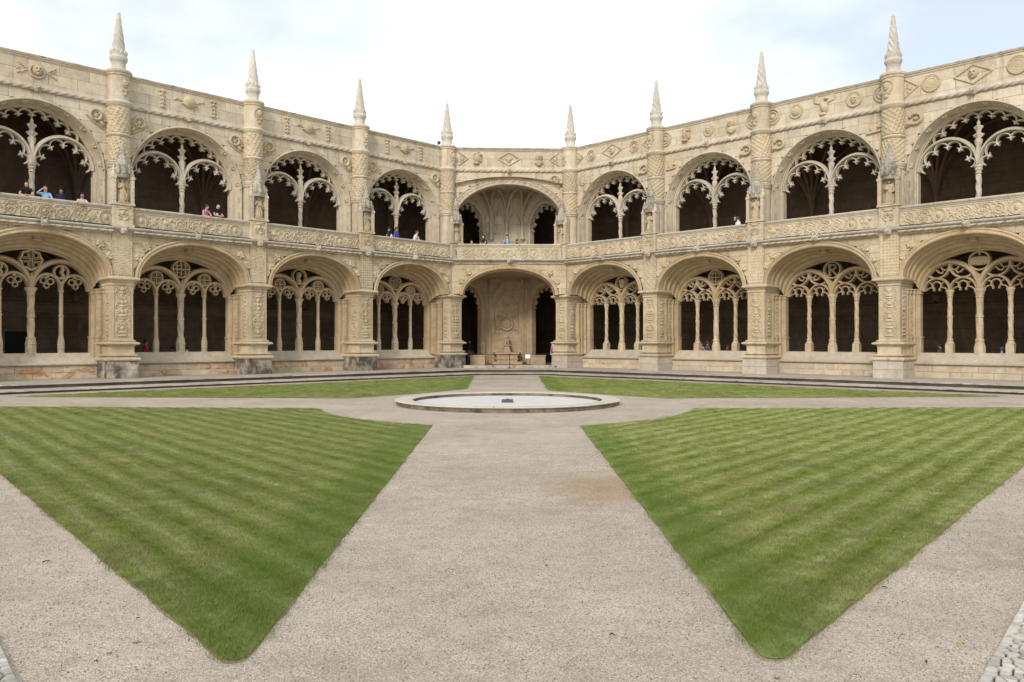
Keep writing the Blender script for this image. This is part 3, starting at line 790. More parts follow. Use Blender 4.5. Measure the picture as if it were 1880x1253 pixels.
# ---- niches on the balustrade
def niche():
    mb = MB()
    mb.box(-.44, .44, -.98, -.62, 7.3, 7.42); mb.box(-.40, .40, -.92, -.60, 7.42, 8.34); mb.box(-.46, .46, -1.0, -.58, 8.34, 8.44)
    mb.box(-.42, .42, -.70, -.56, 8.44, 10.12)
    for s in (-1, 1):
        mb.box(s * .36 - .075, s * .36 + .075, -.97, -.69, 8.44, 9.6); mb.box(s * .36 - .095, s * .36 + .095, -1.0, -.69, 9.6, 9.74)
        mb.lathe([(.10, 9.74), (.11, 9.86), (.07, 9.95), (.09, 10.02), (.02, 10.16)], 8, s * .36, -.84)
        for k in range(5): mb.box(s * .36 - .03, s * .36 + .03, -.985, -.96, 8.55 + k * .2, 8.63 + k * .2)
        for k in range(4): mb.box(s * .34 - .03, s * .34 + .03, -.94, -.90, 7.5 + k * .19, 7.58 + k * .19)
    return mb
ME['niche'] = niche().mesh('niche', 30)
def canopy():
    mb = MB(); n = 14
    arc = [(.32 * math.cos(t), -.70 - .36 * math.sin(t)) for t in [PI * i / n for i in range(n + 1)]]
    mb.grid([[(x * k, -.70 + (y + .70) * k, z) for x, y in arc] for k, z in ((.86, 9.72), (.95, 9.66), (1.0, 9.7), (1.04, 9.8), (1.0, 9.88), (1.08, 9.96), (1.1, 10.08), (.9, 10.2), (.95, 10.3), (.55, 10.42), (.5, 10.5), (.1, 10.52))])
    mb.grid([[(x * .86, -.70 + (y + .70) * .86, 9.72) for x, y in arc], [(x * .5, -.70 + (y + .70) * .5, 9.98) for x, y in arc], [(0, -.7, 10.0) for x, y in arc]])
    for k in range(5):
        t = PI * (k + .5) / 5; mb.lathe([(.07, 9.85), (.09, 10.0), (.06, 10.1), (.075, 10.18), (.02, 10.32)], 7, .35 * math.cos(t), -.70 - .38 * math.sin(t))
    mb.lathe([(.24, 10.3), (.22, 10.5, .1), (.17, 10.56, 0), (.19, 10.66, .2), (.12, 10.74, 0), (.15, 10.88, .25), (.09, 10.95, 0), (.11, 11.08, .25), (.06, 11.16, 0), (.07, 11.28, 0), (.01, 11.42, 0)], 14, 0, -.78, lobes=5); return mb
ME['canopy'] = canopy().mesh('canopy', 50)
def console(seed):
    f = HF(.62, .8, .022, None, 7.48); r = random.Random(seed)
    f.blob(0, 8.16, .22, .07, .06); f.line([(-.26, 8.24), (.26, 8.24)], .03, .05)
    for s in (-1, 1):
        f.spiral(s * .16, 7.86, .11, 1.3, PI / 2, s, .024, .05); f.leaf(s * .04, 7.62, PI / 2 - s * .9, .24, .09, .05)
    f.face(0, 7.98, .15, .07); return f.mesh('carved_console', -.915)
CONSOLES = [console(i) for i in range(2)]

# ---- balustrade friezes
def frieze(seed, w):
    r = random.Random(seed); f = HF(w, .76, .018, None, 7.33); zc = 7.70; x = -w / 2 + .12; d = .042
    up = 1
    while x < w / 2 - .5:
        k = r.choice(('scroll', 'scroll', 'medal', 'beast', 'rose', 'scroll'))
        if k == 'scroll':
            R_ = r.uniform(.26, .31); cx = x + R_ + .02
            f.spiral(cx, zc, R_, 1.75, PI * (.5 if up > 0 else -.5), -up, .022, d); f.rosette(cx, zc, .1, 5, d * 1.1, r.random())
            for t in (.4, 1.1, 1.9, 2.6, 3.4, 4.2, 4.8, 5.4): f.leaf(cx + R_ * .9 * math.cos(t), zc + R_ * .9 * math.sin(t), t + up * 1.0, .14, .06, d)
            for t in (.2, 1.4, 2.7, 3.9, 5.2): f.leaf(cx + R_ * .55 * math.cos(t), zc + R_ * .55 * math.sin(t), t + up * 1.2, .1, .045, d)
            f.line([(cx + R_ * .2, zc - up * R_), (cx + R_ * .9, zc - up * .3), (cx + R_ + .18, zc + up * .12), (cx + R_ + .28, zc + up * .28)], .02, d); f.leaf(cx + R_ + .12, zc - up * .22, -up * .9, .2, .09, d); f.leaf(cx + R_ + .16, zc + up * .2, up * 1.9, .16, .07, d); x = cx + R_ + .1; up = -up
        elif k == 'medal':
            cx = x + .34; f.ring(cx, zc, .3, .03, d); f.ring(cx, zc, .235, .018, d * .7); f.face(cx, zc, .19, d * 1.7); x = cx + .38
        elif k == 'beast':
            L = r.uniform(.55, .8); cx = x + L / 2 + .03; s = r.choice((-1, 1))
            f.blob(cx, zc + .02, L * .3, .12, d * 1.3); f.blob(cx + s * L * .36, zc + .16, .1, .09, d * 1.5)
            for q in (-.22, -.1, .14, .26): f.line([(cx + q * L, zc - .03), (cx + q * L + s * .05, zc - .25)], .03, d)
            f.line([(cx - s * L * .3, zc), (cx - s * L * .44, zc + .15), (cx - s * L * .3, zc + .27), (cx - s * L * .1, zc + .25)], .026, d); f.leaf(cx, zc + .1, PI / 2 + s * .5, .26, .12, d); x = cx + L / 2 + .06
        else:
            cx = x + .22; f.rosette(cx, zc, .2, r.choice((5, 6, 8)), d)
            for t in (PI / 4, 3 * PI / 4, 5 * PI / 4, 7 * PI / 4): f.leaf(cx + .2 * math.cos(t), zc + .22 * math.sin(t), t, .14, .07, d)
            x = cx + .28
    f.H = np.maximum(f.H, .001)
    return f

# ---- ornaments of the attic and the spandrels
def ornament(kind, seed=0):
    key = ('orn', kind, seed)
    if key in ME: return ME[key]
    r = random.Random(seed); f = HF(1.7, 1.2, .022)
    if kind == 'head_spray':
        f.ring(0, 0, .3, .05, .06); f.face(.02, .06, .36, .16)
        for s in (-1, 1):
            f.line([(s * .28, -.1), (s * .5, .1), (s * .75, .28)], .025, .04); f.line([(s * .3, .05), (s * .6, -.1), (s * .8, -.2)], .025, .04)
            for k in range(4): f.leaf(s * (.42 + .1 * k), .06 + .06 * k - (.2 if k % 2 else 0), (0.6 if s > 0 else PI - .6) + (k % 2) * 1.2, .15, .07, .045)
    elif kind == 'ribbon':
        for k in range(5): f.line([(-.14 + .05 * math.sin(k), -.45 + k * .2), (.02, -.38 + k * .2), (.12, -.46 + k * .2)], .03, .045)
        f.line([(-.02, -.5), (.03, -.1), (-.02, .2), (.02, .5)], .024, .045); f.leaf(0, .3, PI * .3, .2, .08, .05); f.leaf(0, .3, PI * .75, .2, .08, .05)
    elif kind == 'helm':
        f.blob(0, .08, .3, .3, .17); f.line([(-.34, -.04), (0, -.22), (.34, -.04)], .05, .09); f.ring(.3, -.06, .13, .03, .05)
        for s in (-1, 1): f.line([(s * .3, .05), (s * .65, .18)], .028, .045); f.leaf(s * .6, .15, (0 if s > 0 else PI) + .4, .2, .09, .05)
    elif kind == 'ring':
        f.ring(0, 0, .34, .045, .06); f.ring(0, 0, .22, .03, .05); f.blob(0, 0, .12, .12, .08)
    elif kind == 'dome':
        f.disc(0, 0, .36, .04); f.ring(0, 0, .35, .035, .055); f.blob(0, 0, .26, .26, .14)
    elif kind == 'wheel':
        f.disc(0, 0, .4, .03); f.ring(0, 0, .40, .035, .06)
        for k in range(20): f.blob(.33 * math.cos(k * PI / 10), .33 * math.sin(k * PI / 10), .035, .035, .065)
        f.ring(0, 0, .22, .025, .05); f.rosette(0, 0, .19, 8, .05)
    elif kind == 'medal_face':
        f.disc(0, 0, .37, .035); f.ring(0, 0, .36, .04, .06); f.face(0, 0, .33, .14)
    elif kind == 'oval_face':
        f.blob(0, 0, .30, .38, .05, p=.25); f.ring(0, .0, .31, .035, .05); f.face(0, .03, .34, .13)
    elif kind == 'bust':
        f.blob(0, .12, .24, .27, .2); f.face(0, .13, .30, .22); f.blob(0, -.24, .30, .2, .15); f.blob(0, -.4, .16, .08, .17)
    elif kind == 'bust_horse':
        f.blob(-.02, .02, .24, .38, .18); f.blob(.15, .24, .14, .12, .2); f.blob(-.1, -.32, .22, .1, .16); f.line([(-.2, .3), (.02, .42)], .06, .12); f.line([(.2, .1), (.22, -.2)], .05, .1)
    elif kind == 'eagle':
        f.blob(0, -.05, .2, .34, .17, .3); f.blob(.1, .36, .11, .1, .16); f.line([(.18, .34), (.26, .31)], .03, .12)
        for s in (-1, 1):
            for k in range(5): f.leaf(s * .1, .12, (0.3 + .16 * k if s > 0 else PI - .3 - .16 * k), .5 + .05 * k, .1, .06)
        f.blob(-.08, -.42, .2, .09, .1)
    elif kind == 'lozenge_head': f.lozenge(0, 0, .8, .44, .035, .05); f.face(0, .02, .36, .18)
    elif kind == 'lozenge_leaf':
        f.lozenge(0, 0, .75, .44, .035, .05); f.blob(0, -.05, .12, .2, .1)
        for t in (.5, 1.0, PI - .5, PI - 1.0): f.leaf(0, -.1, t, .3, .11, .07)
    elif kind == 'half_lozenge_r': f.lozenge(-.1, 0, .62, .44, .035, .05, 1); f.rosette(.12, 0, .15, 6, .05); f.leaf(.0, .1, 1.2, .18, .08, .05); f.leaf(0, -.1, -1.2, .18, .08, .05)
    elif kind == 'half_lozenge_l': f.lozenge(.1, 0, .62, .44, .035, .05, -1); f.rosette(-.12, 0, .15, 6, .05); f.leaf(0, .1, 1.9, .18, .08, .05); f.leaf(0, -.1, -1.9, .18, .08, .05)
    elif kind == 'half_ring':
        for q, rr in ((.40, .045), (.25, .03)): f.ring(0, 0, q, rr, .055)
        f.blob(0, 0, .14, .14, .07)
    elif kind == 'knot':          # pierced leaf knot of the upper spandrels, left wing
        f.blob(0, .08, .34, .32, .06, p=.2); f.ring(-.02, .1, .25, .05, .11)
        for k in range(6): t = k * PI / 3; f.dig(-.02 + .14 * math.cos(t), .1 + .14 * math.sin(t), .05, .05, .1)
        f.leaf(.15, -.15, -.8, .36, .2, .1); f.line([(-.42, .05), (-.1, -.25), (.3, -.5)], .04, .06); f.leaf(.3, -.12, -.2, .22, .12, .09)
    elif kind == 'rose': f.disc(0, 0, .27, .02); f.rosette(0, 0, .3, 7, .08, .2); f.ring(0, 0, .3, .03, .05)
    elif kind == 'beast_coil':
        f.line([(.28 * math.cos(t), .25 * math.sin(t)) for t in np.linspace(-2.4, 2.6, 24)], .085, .12); f.blob(-.28, -.22, .14, .1, .14); f.blob(.02, .02, .13, .1, .09); f.line([(-.3, -.2), (-.38, -.32)], .05, .1)
    elif kind == 'arms': f.blob(0, -.02, .22, .24, .07, p=.2); f.rosette(0, .2, .2, 6, .07); f.line([(-.3, -.32), (.3, -.27)], .06, .09); f.leaf(.1, .0, -.3, .28, .12, .1)
    else:                          # small leaf bunch of the lower spandrels
        for t in np.linspace(0, 2 * PI, 6, endpoint=False): f.leaf(0, 0, t + seed, .22, .13, .07 + .02 * math.sin(3 * t))
        f.spiral(-.05, .05, .13, 1.2, seed, 1, .03, .07); f.blob(.12, -.1, .09, .08, .09)
    ME[key] = f.mesh('ornament', 0); return ME[key]

def boss_head():
    """beast head jutting from a string course: brow, snout, jaw, ears and a ruff"""
    f = MB(); f.lathe([(.02, -.17), (.12, -.15), (.155, -.04), (.15, .05), (.10, .14), (.02, .16)], 14, 0, .02, lobes=7, amp=.14, flat_y=1.0)
    f.tube([(0, -.10, .02), (0, -.2, -.01), (0, -.28, -.035)], [.085, .07, .045], 8)
    f.tube([(0, -.08, -.07), (0, -.17, -.11), (0, -.23, -.12)], [.06, .045, .03], 6)
    for s in (-1, 1):
        f.tube([(s * .07, -.04, .1), (s * .12, -.02, .19), (s * .13, .02, .22)], [.045, .03, .008], 5)
        f.tube([(s * .05, -.16, .05), (s * .055, -.19, .055)], [.028, .018], 5)
    return f
ME['boss'] = boss_head().mesh('boss_head', 60)

# ------------------------------------------------------------------ the cloister
MIT_L, MIT_R = math.tan(R(21.3)), math.tan(R(23.7))
def rope(x0, x1, y, z, r=.095):
    n = max(4, int((x1 - x0) / .05)); mb = MB(); rows = []
    for i in range(n + 1):
        x = x0 + (x1 - x0) * i / n
        rows.append([(x, y + r * (1 + .2 * math.cos(3 * t + x * 17)) * math.cos(t), z + r * (1 + .2 * math.cos(3 * t + x * 17)) * math.sin(t)) for t in [2 * PI * k / 12 for k in range(12)]])
    return mb.grid(rows, close=True)
CORN = [(-.55, 6.96), (-.83, 6.96), (-.83, 7.02), (-.87, 7.04), (-.88, 7.09), (-.94, 7.11), (-1.0, 7.17), (-1.04, 7.2), (-1.05, 7.24), (-1.02, 7.27), (-.95, 7.29), (-.72, 7.31), (-.55, 7.31)]
COPING = [(-.50, 8.12), (-.76, 8.12), (-.77, 8.17), (-.82, 8.2), (-.84, 8.26), (-.82, 8.30), (-.54, 8.30), (-.50, 8.27)]

def cusp_at(f, *a): pass
def torus_stain(): pass

def front_bay(P, x0, x1, c, k, side, seed, mitre=(0, 0), lower_hole=None, carve=True):
    """everything of one bay that lies on the court-side plane: spandrels, cornice, balustrade. x0, x1: pilaster edges"""
    r = random.Random(seed)
    hole = lower_hole or (lambda x: arch_z(x, HW_E, 4.88, ZA_E, c))
    for a, b in ((x0, c), (c, x1)):
        ashlar(P, a, b, 4.95, 6.96, .42, .95, -.735, 'limestone_gold', hole, thick=.2, r=r, name='spandrel_stone')

def coping_run(P, x0, x1, m0, m1):
    n = max(1, round((x1 - x0) / 1.5)); g = .008
    for i in range(n):
        a, b = x0 + (x1 - x0) * i / n, x0 + (x1 - x0) * (i + 1) / n
        dz = rnd.uniform(-.006, .006)
        obj('coping_stone', MB().strip([(y, z + dz) for y, z in COPING], a + g * (i > 0), b - g * (i < n - 1), m0 if i == 0 else 0, m1 if i == n - 1 else 0, closed=True), 'limestone_pale', P)

def make_wing(name, label, origin, rot, side):
    W = empty(name, (*origin, PLAT), rot); tag(W, label, 'cloister wing')
    lft = side < 0
    px = [-side * .1] + [side * (BAY * k + .1) for k in range(1, 5)]       # pier axes
    tx = [side * BAY * k for k in range(5)]                                 # turret axes
    plinth_m = 'plinth_stained' if lft else 'plinth_clean'
    # ---- piers, turrets, niches
    for k in range(5):
        r = random.Random(100 + k + (50 if lft else 0))
        p = obj('pier', ME['pier'], 'limestone_gold', W, (px[k], 0, 0))
        obj('plinth', ME['plinth'].copy(), plinth_m, p); obj('pedestal', ME['pedestal'], 'limestone_gold', p); obj('capital', ME['capital'], 'limestone_gold', p)
        obj('carved_panel', PANELS[(k + (4 if lft else 0)) % 8].mesh('carved_panel', -.79), 'limestone_carved', p)
        sp = SIDE_PANELS[(k + (2 if lft else 0)) % 4].to_mb(0); m2 = MB(); s_ = side
        m2.add([(-s_ * .495 + s_ * y if False else (s_ * (.495 - y)), -.32 + x, z) for x, y, z in sp.v], sp.f)
        me = bpy.data.meshes.new('carved_panel'); me.from_pydata(m2.v, [], m2.f); me.polygons.foreach_set('use_smooth', [True] * len(me.polygons))
        obj('carved_panel', me, 'limestone_carved', p)
        st = obj('pilaster_strip', MB().box(-.47, .47, -.79, -.45, 4.93, 6.955), 'limestone_gold', W, (px[k], 0, 0))
        obj('carved_strip', STRIPS[(k + (2 if lft else 0)) % 4].copy(), 'limestone_carved', st, (0, 0, 0))
        t = obj('turret', ME['turret'].copy(), 'limestone', W, (tx[k], 0, 0))
        kd = 0 if lft else 1
        for q in (0, 1): obj('carved_drum', DRUMS[(kd, q)].copy() if not DRUMS[(kd, q)].materials else DRUMS[(kd, q)], 'limestone_carved', t, (0, 0, 0), rz=0.0)
        obj('carved_head', TURRET_HEADS[(k + (1 if lft else 0)) % 4].copy(), 'limestone_carved', t, rz=R(side * -18))
        obj('pinnacle', ME['pinnacle'], 'pinnacle_stone', t)
        for yy in (0,):
            n_ = obj('niche', ME['niche'], 'limestone', W, (px[k], 0, 0), scale=(1.16, 1, 1))
            obj('canopy', ME['canopy'], 'canopy_grey', n_); obj('carved_console', CONSOLES[k % 2], 'limestone_carved', n_)
        obj('gargoyle_head', ME['boss'], 'limestone_grey', W, (px[k], -1.06, 7.12))
    # ---- bays
    kinds_t = dict(l=['swirl', 'head', 'lattice', 'cross'], r=['shield', 'globe', 'monogram', 'plate'])['l' if lft else 'r']
    small_t = ['quarters', 'quarters', 'quarters', 'comma']
    for k in range(4):
        seed = 200 + k + (60 if lft else 0); r = random.Random(seed)
        c = side * (BAY * (k + .5)); tc = c
        a, b = sorted((px[k], px[k + 1])); x0, x1 = a + .47, b - .47; L3 = (c, 0, 0)
        front_bay(W, x0, x1, c, k, side, seed)
        obj('soffit', ME['soffit'], 'limestone_warm', W, L3)
        obj('keystone', MB().lathe([(.05, 6.36), (.20, 6.40), (.24, 6.46), (.2, 6.5), (.2, 6.62)], 12, 0, .05), 'limestone_warm', W, L3)
        for s in 'lr':
            j = obj('jamb', ME['jamb_' + s], 'limestone_warm', W, L3); obj('jamb_carving', ME['jamb_carving_' + s], 'limestone_carved', j)
        obj('sill', ME['sill'], 'sill_stone', W, L3)
        ashlar(W, c - 2.99, c + 2.99, 0, .60, .30, 1.0, .60, 'bench_wall_rusty' if lft else 'bench_wall_pale', None, .3, r=r, name='bench_stone')
        tr = obj('tracery', ME['tracery_l' if lft else 'tracery_r'], 'limestone_warm', W, L3)
        obj('roundel', roundel_mesh(kinds_t[k], .44), 'limestone_warm', tr, (0, 0, 5.61))
        if lft:
            for s in (-1, 1): obj('roundel', roundel_mesh(small_t[k] if not (k == 0) else 'swirl', .31), 'limestone_warm', tr, (s * 1.28, 0, 5.10))
        sf = '_l' if lft else '_r'
        obj('column', ME['col_main' + sf], 'limestone_gold', W, L3)
        for s in (-1, 1): obj('column', ME['col_slim' + sf], 'limestone_gold', W, (c + s * 1.28, 0, 0))
        # cornice, cables, balustrade
        xa, xb = a + .4401, b - .4401
        m0 = m1 = 0; ca, cb = a, b
        if k: obj('cornice', MB().strip(CORN, a + .0, b - .001), 'limestone_grey', W)
        elif lft: obj('cornice', MB().strip(CORN, a, 0, 0, MIT_L), 'limestone_grey', W)
        else: obj('cornice', MB().strip(CORN, 0, b, -MIT_R, 0), 'limestone_grey', W)
        xr0, xr1 = (a + .46, b - .46)
        obj('rope_moulding', rope(xr0, xr1, -1.0, 7.06, .05), 'limestone_grey', W)
        obj('bead_moulding', MB().grid([[(x, -.845 - .03 * abs(math.sin(x * 21)) * q, 6.93 + .1 * t) for x in np.linspace(a + .5, b - .5, 300)] for t, q in ((0, 0), (.25, 1), (.7, 1), (1, 0))]), 'limestone_gold', W)
        obj('gargoyle_head', ME['boss'], 'limestone_grey', W, (c, -1.04, 7.14))
        fz = frieze(seed, xb - xa)
        bp = obj('balustrade', MB().box(xa, xb, -.72, -.56, 7.312, 8.12), 'limestone', W)
        obj('carved_frieze', fz.mesh('carved_frieze', -.715), 'limestone_carved', bp, ((xa + xb) / 2, 0, 0))
        obj('frieze_border', MB().strip([(-.70, 8.02), (-.75, 8.04), (-.75, 8.09), (-.70, 8.11)], xa + .002, xb - .002), 'limestone', bp)
        coping_run(W, a + .462, b - .462, 0, 0)
        for i, (zz, yy) in enumerate(((7.335, -.93), (7.33, -.86))):
            pts = [(x, yy - .01 * math.sin(x * 3 + i), zz + .01 * math.sin(x * 2.1 + i)) for x in np.linspace(a + .46, b - .46, 20)]
            obj('cable', MB().tube(pts, .02 if lft else .012, 5), 'cable_black', W)
        # lower spandrel ornaments
        for s in (-1, 1):
            obj('ornament', ornament('bunch', seed * 2 + s), 'limestone_carved', W, (c + s * 2.45, -.745, 6.42))
            obj('ornament', ornament('bunch', seed * 3 + s), 'limestone_carved', W, (c + s * 2.82, -.745, 5.86), scale=(.9, 1, .9))
        # upper wall
        ta, tb = sorted((tx[k], tx[k + 1]))
        h2 = lambda x, c=c: arch_z(x, 2.955, 10.0, 12.975, c) if abs(x - c) < 2.955 else -1e9
        for p, q in ((ta + .42, c), (c, tb - .42)):
            ashlar(W, p, q, 7.25, 13.3, .47, 1.15, D_UP, 'limestone', lambda x, c=c: (1e9 if abs(x - c) < 2.955 and False else (arch_z(x, 2.955, 10.0, 12.975, c) if abs(x - c) < 2.955 else 0)), .2, r=r) if False else None
        for p, q in ((ta + .42, c), (c, tb - .42)):
            ashlar(W, p, q, 10.0, 13.32, .475, 1.2, D_UP, 'limestone', h2, .2, r=r)
        obj('reveal', ME['upper_reveal'], 'limestone', W, L3)
        for s in (-1, 1):
            capm = obj('capital', MB().grid([[(s * (2.93 - o), y, z) for y in (.1, .4, .7)] for z, o in ((9.9, 0), (9.93, .05), (9.98, .03), (10.08, .09), (10.13, .10), (10.15, .02))]), 'limestone_pale', W, L3)
            for z in (8.75, 9.55): obj('rosette', ME['rosette'], 'limestone_carved', W, (c + s * 2.83, .38, z), rz=R(90 * s) + R(-8 * s))
        for i in range(10):
            t = R(8 + 164 * i / 9) if i < 10 else 0
            if 1 <= i <= 8 or True:
                o = obj('rosette', ME['rosette'], 'limestone_carved', W, (c + 2.815 * math.cos(t), .38, 10.02 + 2.815 * math.sin(t)))
                o.rotation_euler = Matrix(((-math.sin(t), math.cos(t) * .993, .12 * math.cos(t)), (0, -.12, .993), (math.cos(t), math.sin(t) * .993, .12 * math.sin(t)))).to_euler() if False else (Matrix.Rotation(-(t - PI / 2), 3, 'Y') @ Matrix.Rotation(R(82), 3, 'X')).to_euler()
        u = obj('tracery', ME['upper_tracery'], 'limestone_pale', W, L3)
        obj('finial', ME['finial'], 'limestone_pale', u)
        obj('cusping', ME['crown_cusps'], 'limestone', u)
        for s in (-1, 1): obj('cusping', ME['sub_cusps'], 'limestone_pale', u, (s * 1.33, 0, 0))
        obj('column', ME['upper_column'], 'limestone_pale', W, L3)
        up_o = ['knot', 'knot'] if lft else [('rose', 'beast_coil'), ('arms', 'beast_coil'), ('beast_coil', 'arms'), ('beast_coil', 'knot')][k]
        for s, kd2 in ((-1, up_o[0]), (1, up_o[1])):
            obj('ornament', ornament(kd2, seed % 3), 'limestone_carved', W, (c + s * 2.52, D_UP - .015, 12.62), scale=(s if kd2 == 'knot' else 1, 1, 1))
        # rope string course and attic
        obj('rope_moulding', rope(ta + .55, tb - .55, .10, Z_ROPE), 'limestone_grey', W)
        obj('gargoyle_head', ME['boss'], 'limestone_grey', W, (c, .0, Z_ROPE))
        obj('attic_base', MB().strip([(.3, 13.32), (.13, 13.32), (.05, 13.46), (.08, 13.5), (.12, 13.62), (.12, 13.72), (.3, 13.72)], ta + .4, tb - .4), 'limestone', W)
        ashlar(W, ta + .4, tb - .4, 13.72, 14.72, .5, 1.25, .125, 'limestone', None, .25, r=r)
        obj('attic_cornice', MB().strip([(.3, 14.72), (.11, 14.72), (.07, 14.77), (.08, 14.81), (.02, 14.84), (.02, 14.87)], ta + .4, tb - .4), 'limestone', W)
        obj('attic_coping', MB().strip([(.02, 14.87), (.0, 14.88), (.0, 14.94), (.7, 14.98)], ta + .4, tb - .4), 'kerb', W)
        if lft: row = [(-1.35, 'ribbon'), (0, 'helm' if k < 3 else 'head_spray'), (1.35, 'ribbon')] if k < 3 else [(0, 'head_spray')]
        else: row = [[(-2.95, 'half_lozenge_r'), (-1.75, 'ring'), (0, 'lozenge_head'), (1.75, 'ring'), (2.95, 'half_lozenge_l')],
                     [(-2.9, 'half_ring'), (-1.4, 'bust_horse'), (.1, 'oval_face'), (1.6, 'bust'), (2.95, 'half_ring')],
                     [(-2.9, 'half_ring'), (-1.55, 'dome'), (0, 'eagle'), (1.55, 'medal_face'), (2.95, 'half_ring')],
                     [(-2.9, 'half_lozenge_r'), (-1.8, 'wheel'), (0, 'lozenge_head'), (1.8, 'wheel'), (2.9, 'half_lozenge_l')]][k]
        for dx, kd2 in row: obj('ornament', ornament(kd2, seed % 5 if kd2 in ('ribbon',) else 0), 'limestone_carved', W, (c + dx, .112, 14.2))
        # backing masonry that the blocks are bedded in
        bk = MB().wall_hole(a, b, 4.9, 7.25, -.60, c, 2.95, 4.88, 6.98)
        bk.wall_hole(ta, tb, 10.0, 13.8, .25, c, 2.9, 10.0, 12.92)
        for s in (-1, 1):
            q0, q1 = sorted((c + s * 2.78, c + s * 3.51)); bk.box(q0, q1, .7, .9, 7.2, 10.05)
            q0, q1 = sorted((c + s * 2.92, c + s * 3.51)); bk.box(q0, q1, .2, .4, 7.2, 10.0)
        obj('masonry_core', bk, 'limestone', W)
    # ---- far end of the modelled part: unseen plain wall added against light leaks
    e0, e1 = side * (BAY * 4 + .4), side * (BAY * 4 + 8)
    q0, q1 = sorted((e0, e1)); obj('end_light_stop', MB().box(q0, q1, -.6, .3, 0, 14.9), 'limestone', W)
    # ---- the galleries behind
    far = side * (BAY * 4 + 8); end = -side * 13.0; q0, q1 = sorted((far, end)); qf0, qf1 = sorted((far, side * .2))
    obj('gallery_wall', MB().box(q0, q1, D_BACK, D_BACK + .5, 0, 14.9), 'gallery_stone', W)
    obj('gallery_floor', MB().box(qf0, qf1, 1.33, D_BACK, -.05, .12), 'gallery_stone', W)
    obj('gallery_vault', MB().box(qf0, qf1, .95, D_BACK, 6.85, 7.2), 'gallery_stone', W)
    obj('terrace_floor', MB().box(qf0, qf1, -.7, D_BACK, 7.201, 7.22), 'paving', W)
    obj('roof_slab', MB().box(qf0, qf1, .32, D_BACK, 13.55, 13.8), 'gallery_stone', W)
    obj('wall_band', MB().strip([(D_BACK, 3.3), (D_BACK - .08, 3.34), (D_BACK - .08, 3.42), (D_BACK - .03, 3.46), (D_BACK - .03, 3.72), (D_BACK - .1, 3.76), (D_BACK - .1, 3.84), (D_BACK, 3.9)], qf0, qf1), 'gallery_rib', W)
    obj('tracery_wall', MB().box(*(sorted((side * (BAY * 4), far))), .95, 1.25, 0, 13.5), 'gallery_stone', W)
    obj('gallery_light_stop', MB().box(*(sorted((far, far - side * .3))), .9, D_BACK, 0, 13.6), 'gallery_stone', W)  # added out of view, stops light leaking in at the gallery end
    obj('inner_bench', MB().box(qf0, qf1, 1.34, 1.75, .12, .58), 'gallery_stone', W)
    # upper gallery vault ribs
    ribs = []
    for dx, y1 in ((-3.2, 3.2), (-1.8, 1.9), (0, 1.3), (1.8, 1.9), (3.2, 3.2), (-3.3, 6.4), (3.3, 6.4)):
        pts = [(dx * (1 - math.cos(t)), 6.45 + (y1 - 6.45) * (1 - math.cos(t)), 9.2 + 4.3 * math.sin(t)) for t in np.linspace(0, PI / 2, 12)]
        ribs.append(MB().tube([(0, 6.45, 8.6)] + pts, .09, 6).mesh('vault_rib', 60))
    low = []
    for dx, y1 in ((-3.3, 3.6), (-1.8, 2.2), (0, 1.5), (1.8, 2.2), (3.3, 3.6), (-3.4, 6.4), (3.4, 6.4)):
        low.append(MB().tube([(0, 6.45, 3.9)] + [(dx * (1 - math.cos(t)), 6.45 + (y1 - 6.45) * (1 - math.cos(t)), 4.4 + 2.38 * math.sin(t)) for t in np.linspace(0, PI / 2, 12)], .09, 6).mesh('vault_rib', 60))
    for k in range(5):
        for me in low: obj('vault_rib', me, 'gallery_rib', W, (tx[k], 0, 0))
        obj('corbel', MB().lathe([(.02, 3.9), (.14, 4.0), (.2, 4.15), (.28, 4.25), (.28, 4.35)], 10, 0, 6.5), 'gallery_rib', W, (tx[k], 0, 0))
    for k in range(5):
        for me in ribs: obj('vault_rib', me, 'gallery_rib', W, (tx[k], 0, 0))
        obj('corbel', MB().lathe([(.02, 8.2), (.16, 8.35), (.2, 8.5), (.28, 8.6), (.28, 8.7)], 10, 0, 6.5), 'gallery_rib', W, (tx[k], 0, 0))
    if lft:
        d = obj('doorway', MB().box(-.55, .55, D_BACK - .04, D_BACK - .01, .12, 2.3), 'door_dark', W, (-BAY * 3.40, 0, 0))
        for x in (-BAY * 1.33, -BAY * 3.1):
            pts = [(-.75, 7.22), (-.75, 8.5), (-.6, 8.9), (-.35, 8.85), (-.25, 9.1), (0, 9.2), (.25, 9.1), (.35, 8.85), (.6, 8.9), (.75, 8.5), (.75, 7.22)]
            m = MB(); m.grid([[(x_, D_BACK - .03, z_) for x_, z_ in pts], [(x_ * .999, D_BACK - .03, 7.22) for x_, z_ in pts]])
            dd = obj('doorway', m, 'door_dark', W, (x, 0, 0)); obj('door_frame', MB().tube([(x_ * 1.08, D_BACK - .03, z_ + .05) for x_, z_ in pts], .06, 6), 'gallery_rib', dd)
    return W

D_PT, E_PT = (-4.41, 53.8), (3.98, 54.15)
left_wing = make_wing('cloister_wing', 'left wing of the two storey arcade, with trefoil-ring tracery in its lower arches', D_PT, R(45), -1)
right_wing = make_wing('cloister_wing', 'right wing of the two storey arcade, with diamond tracery and carved rings along its attic', E_PT, R(-45), 1)

# ------------------------------------------------------------------ the chamfered corner bay
HL = 4.2
MID = ((D_PT[0] + E_PT[0]) / 2, (D_PT[1] + E_PT[1]) / 2)
CROT = math.atan2(E_PT[1] - D_PT[1], E_PT[0] - D_PT[0])
corner = empty('corner_bay', (*MID, PLAT), CROT)
tag(corner, 'cut-off cloister corner between the wings, one wide arch per storey, lion alcove below', 'cloister corner')
C = corner; r9 = random.Random(5)
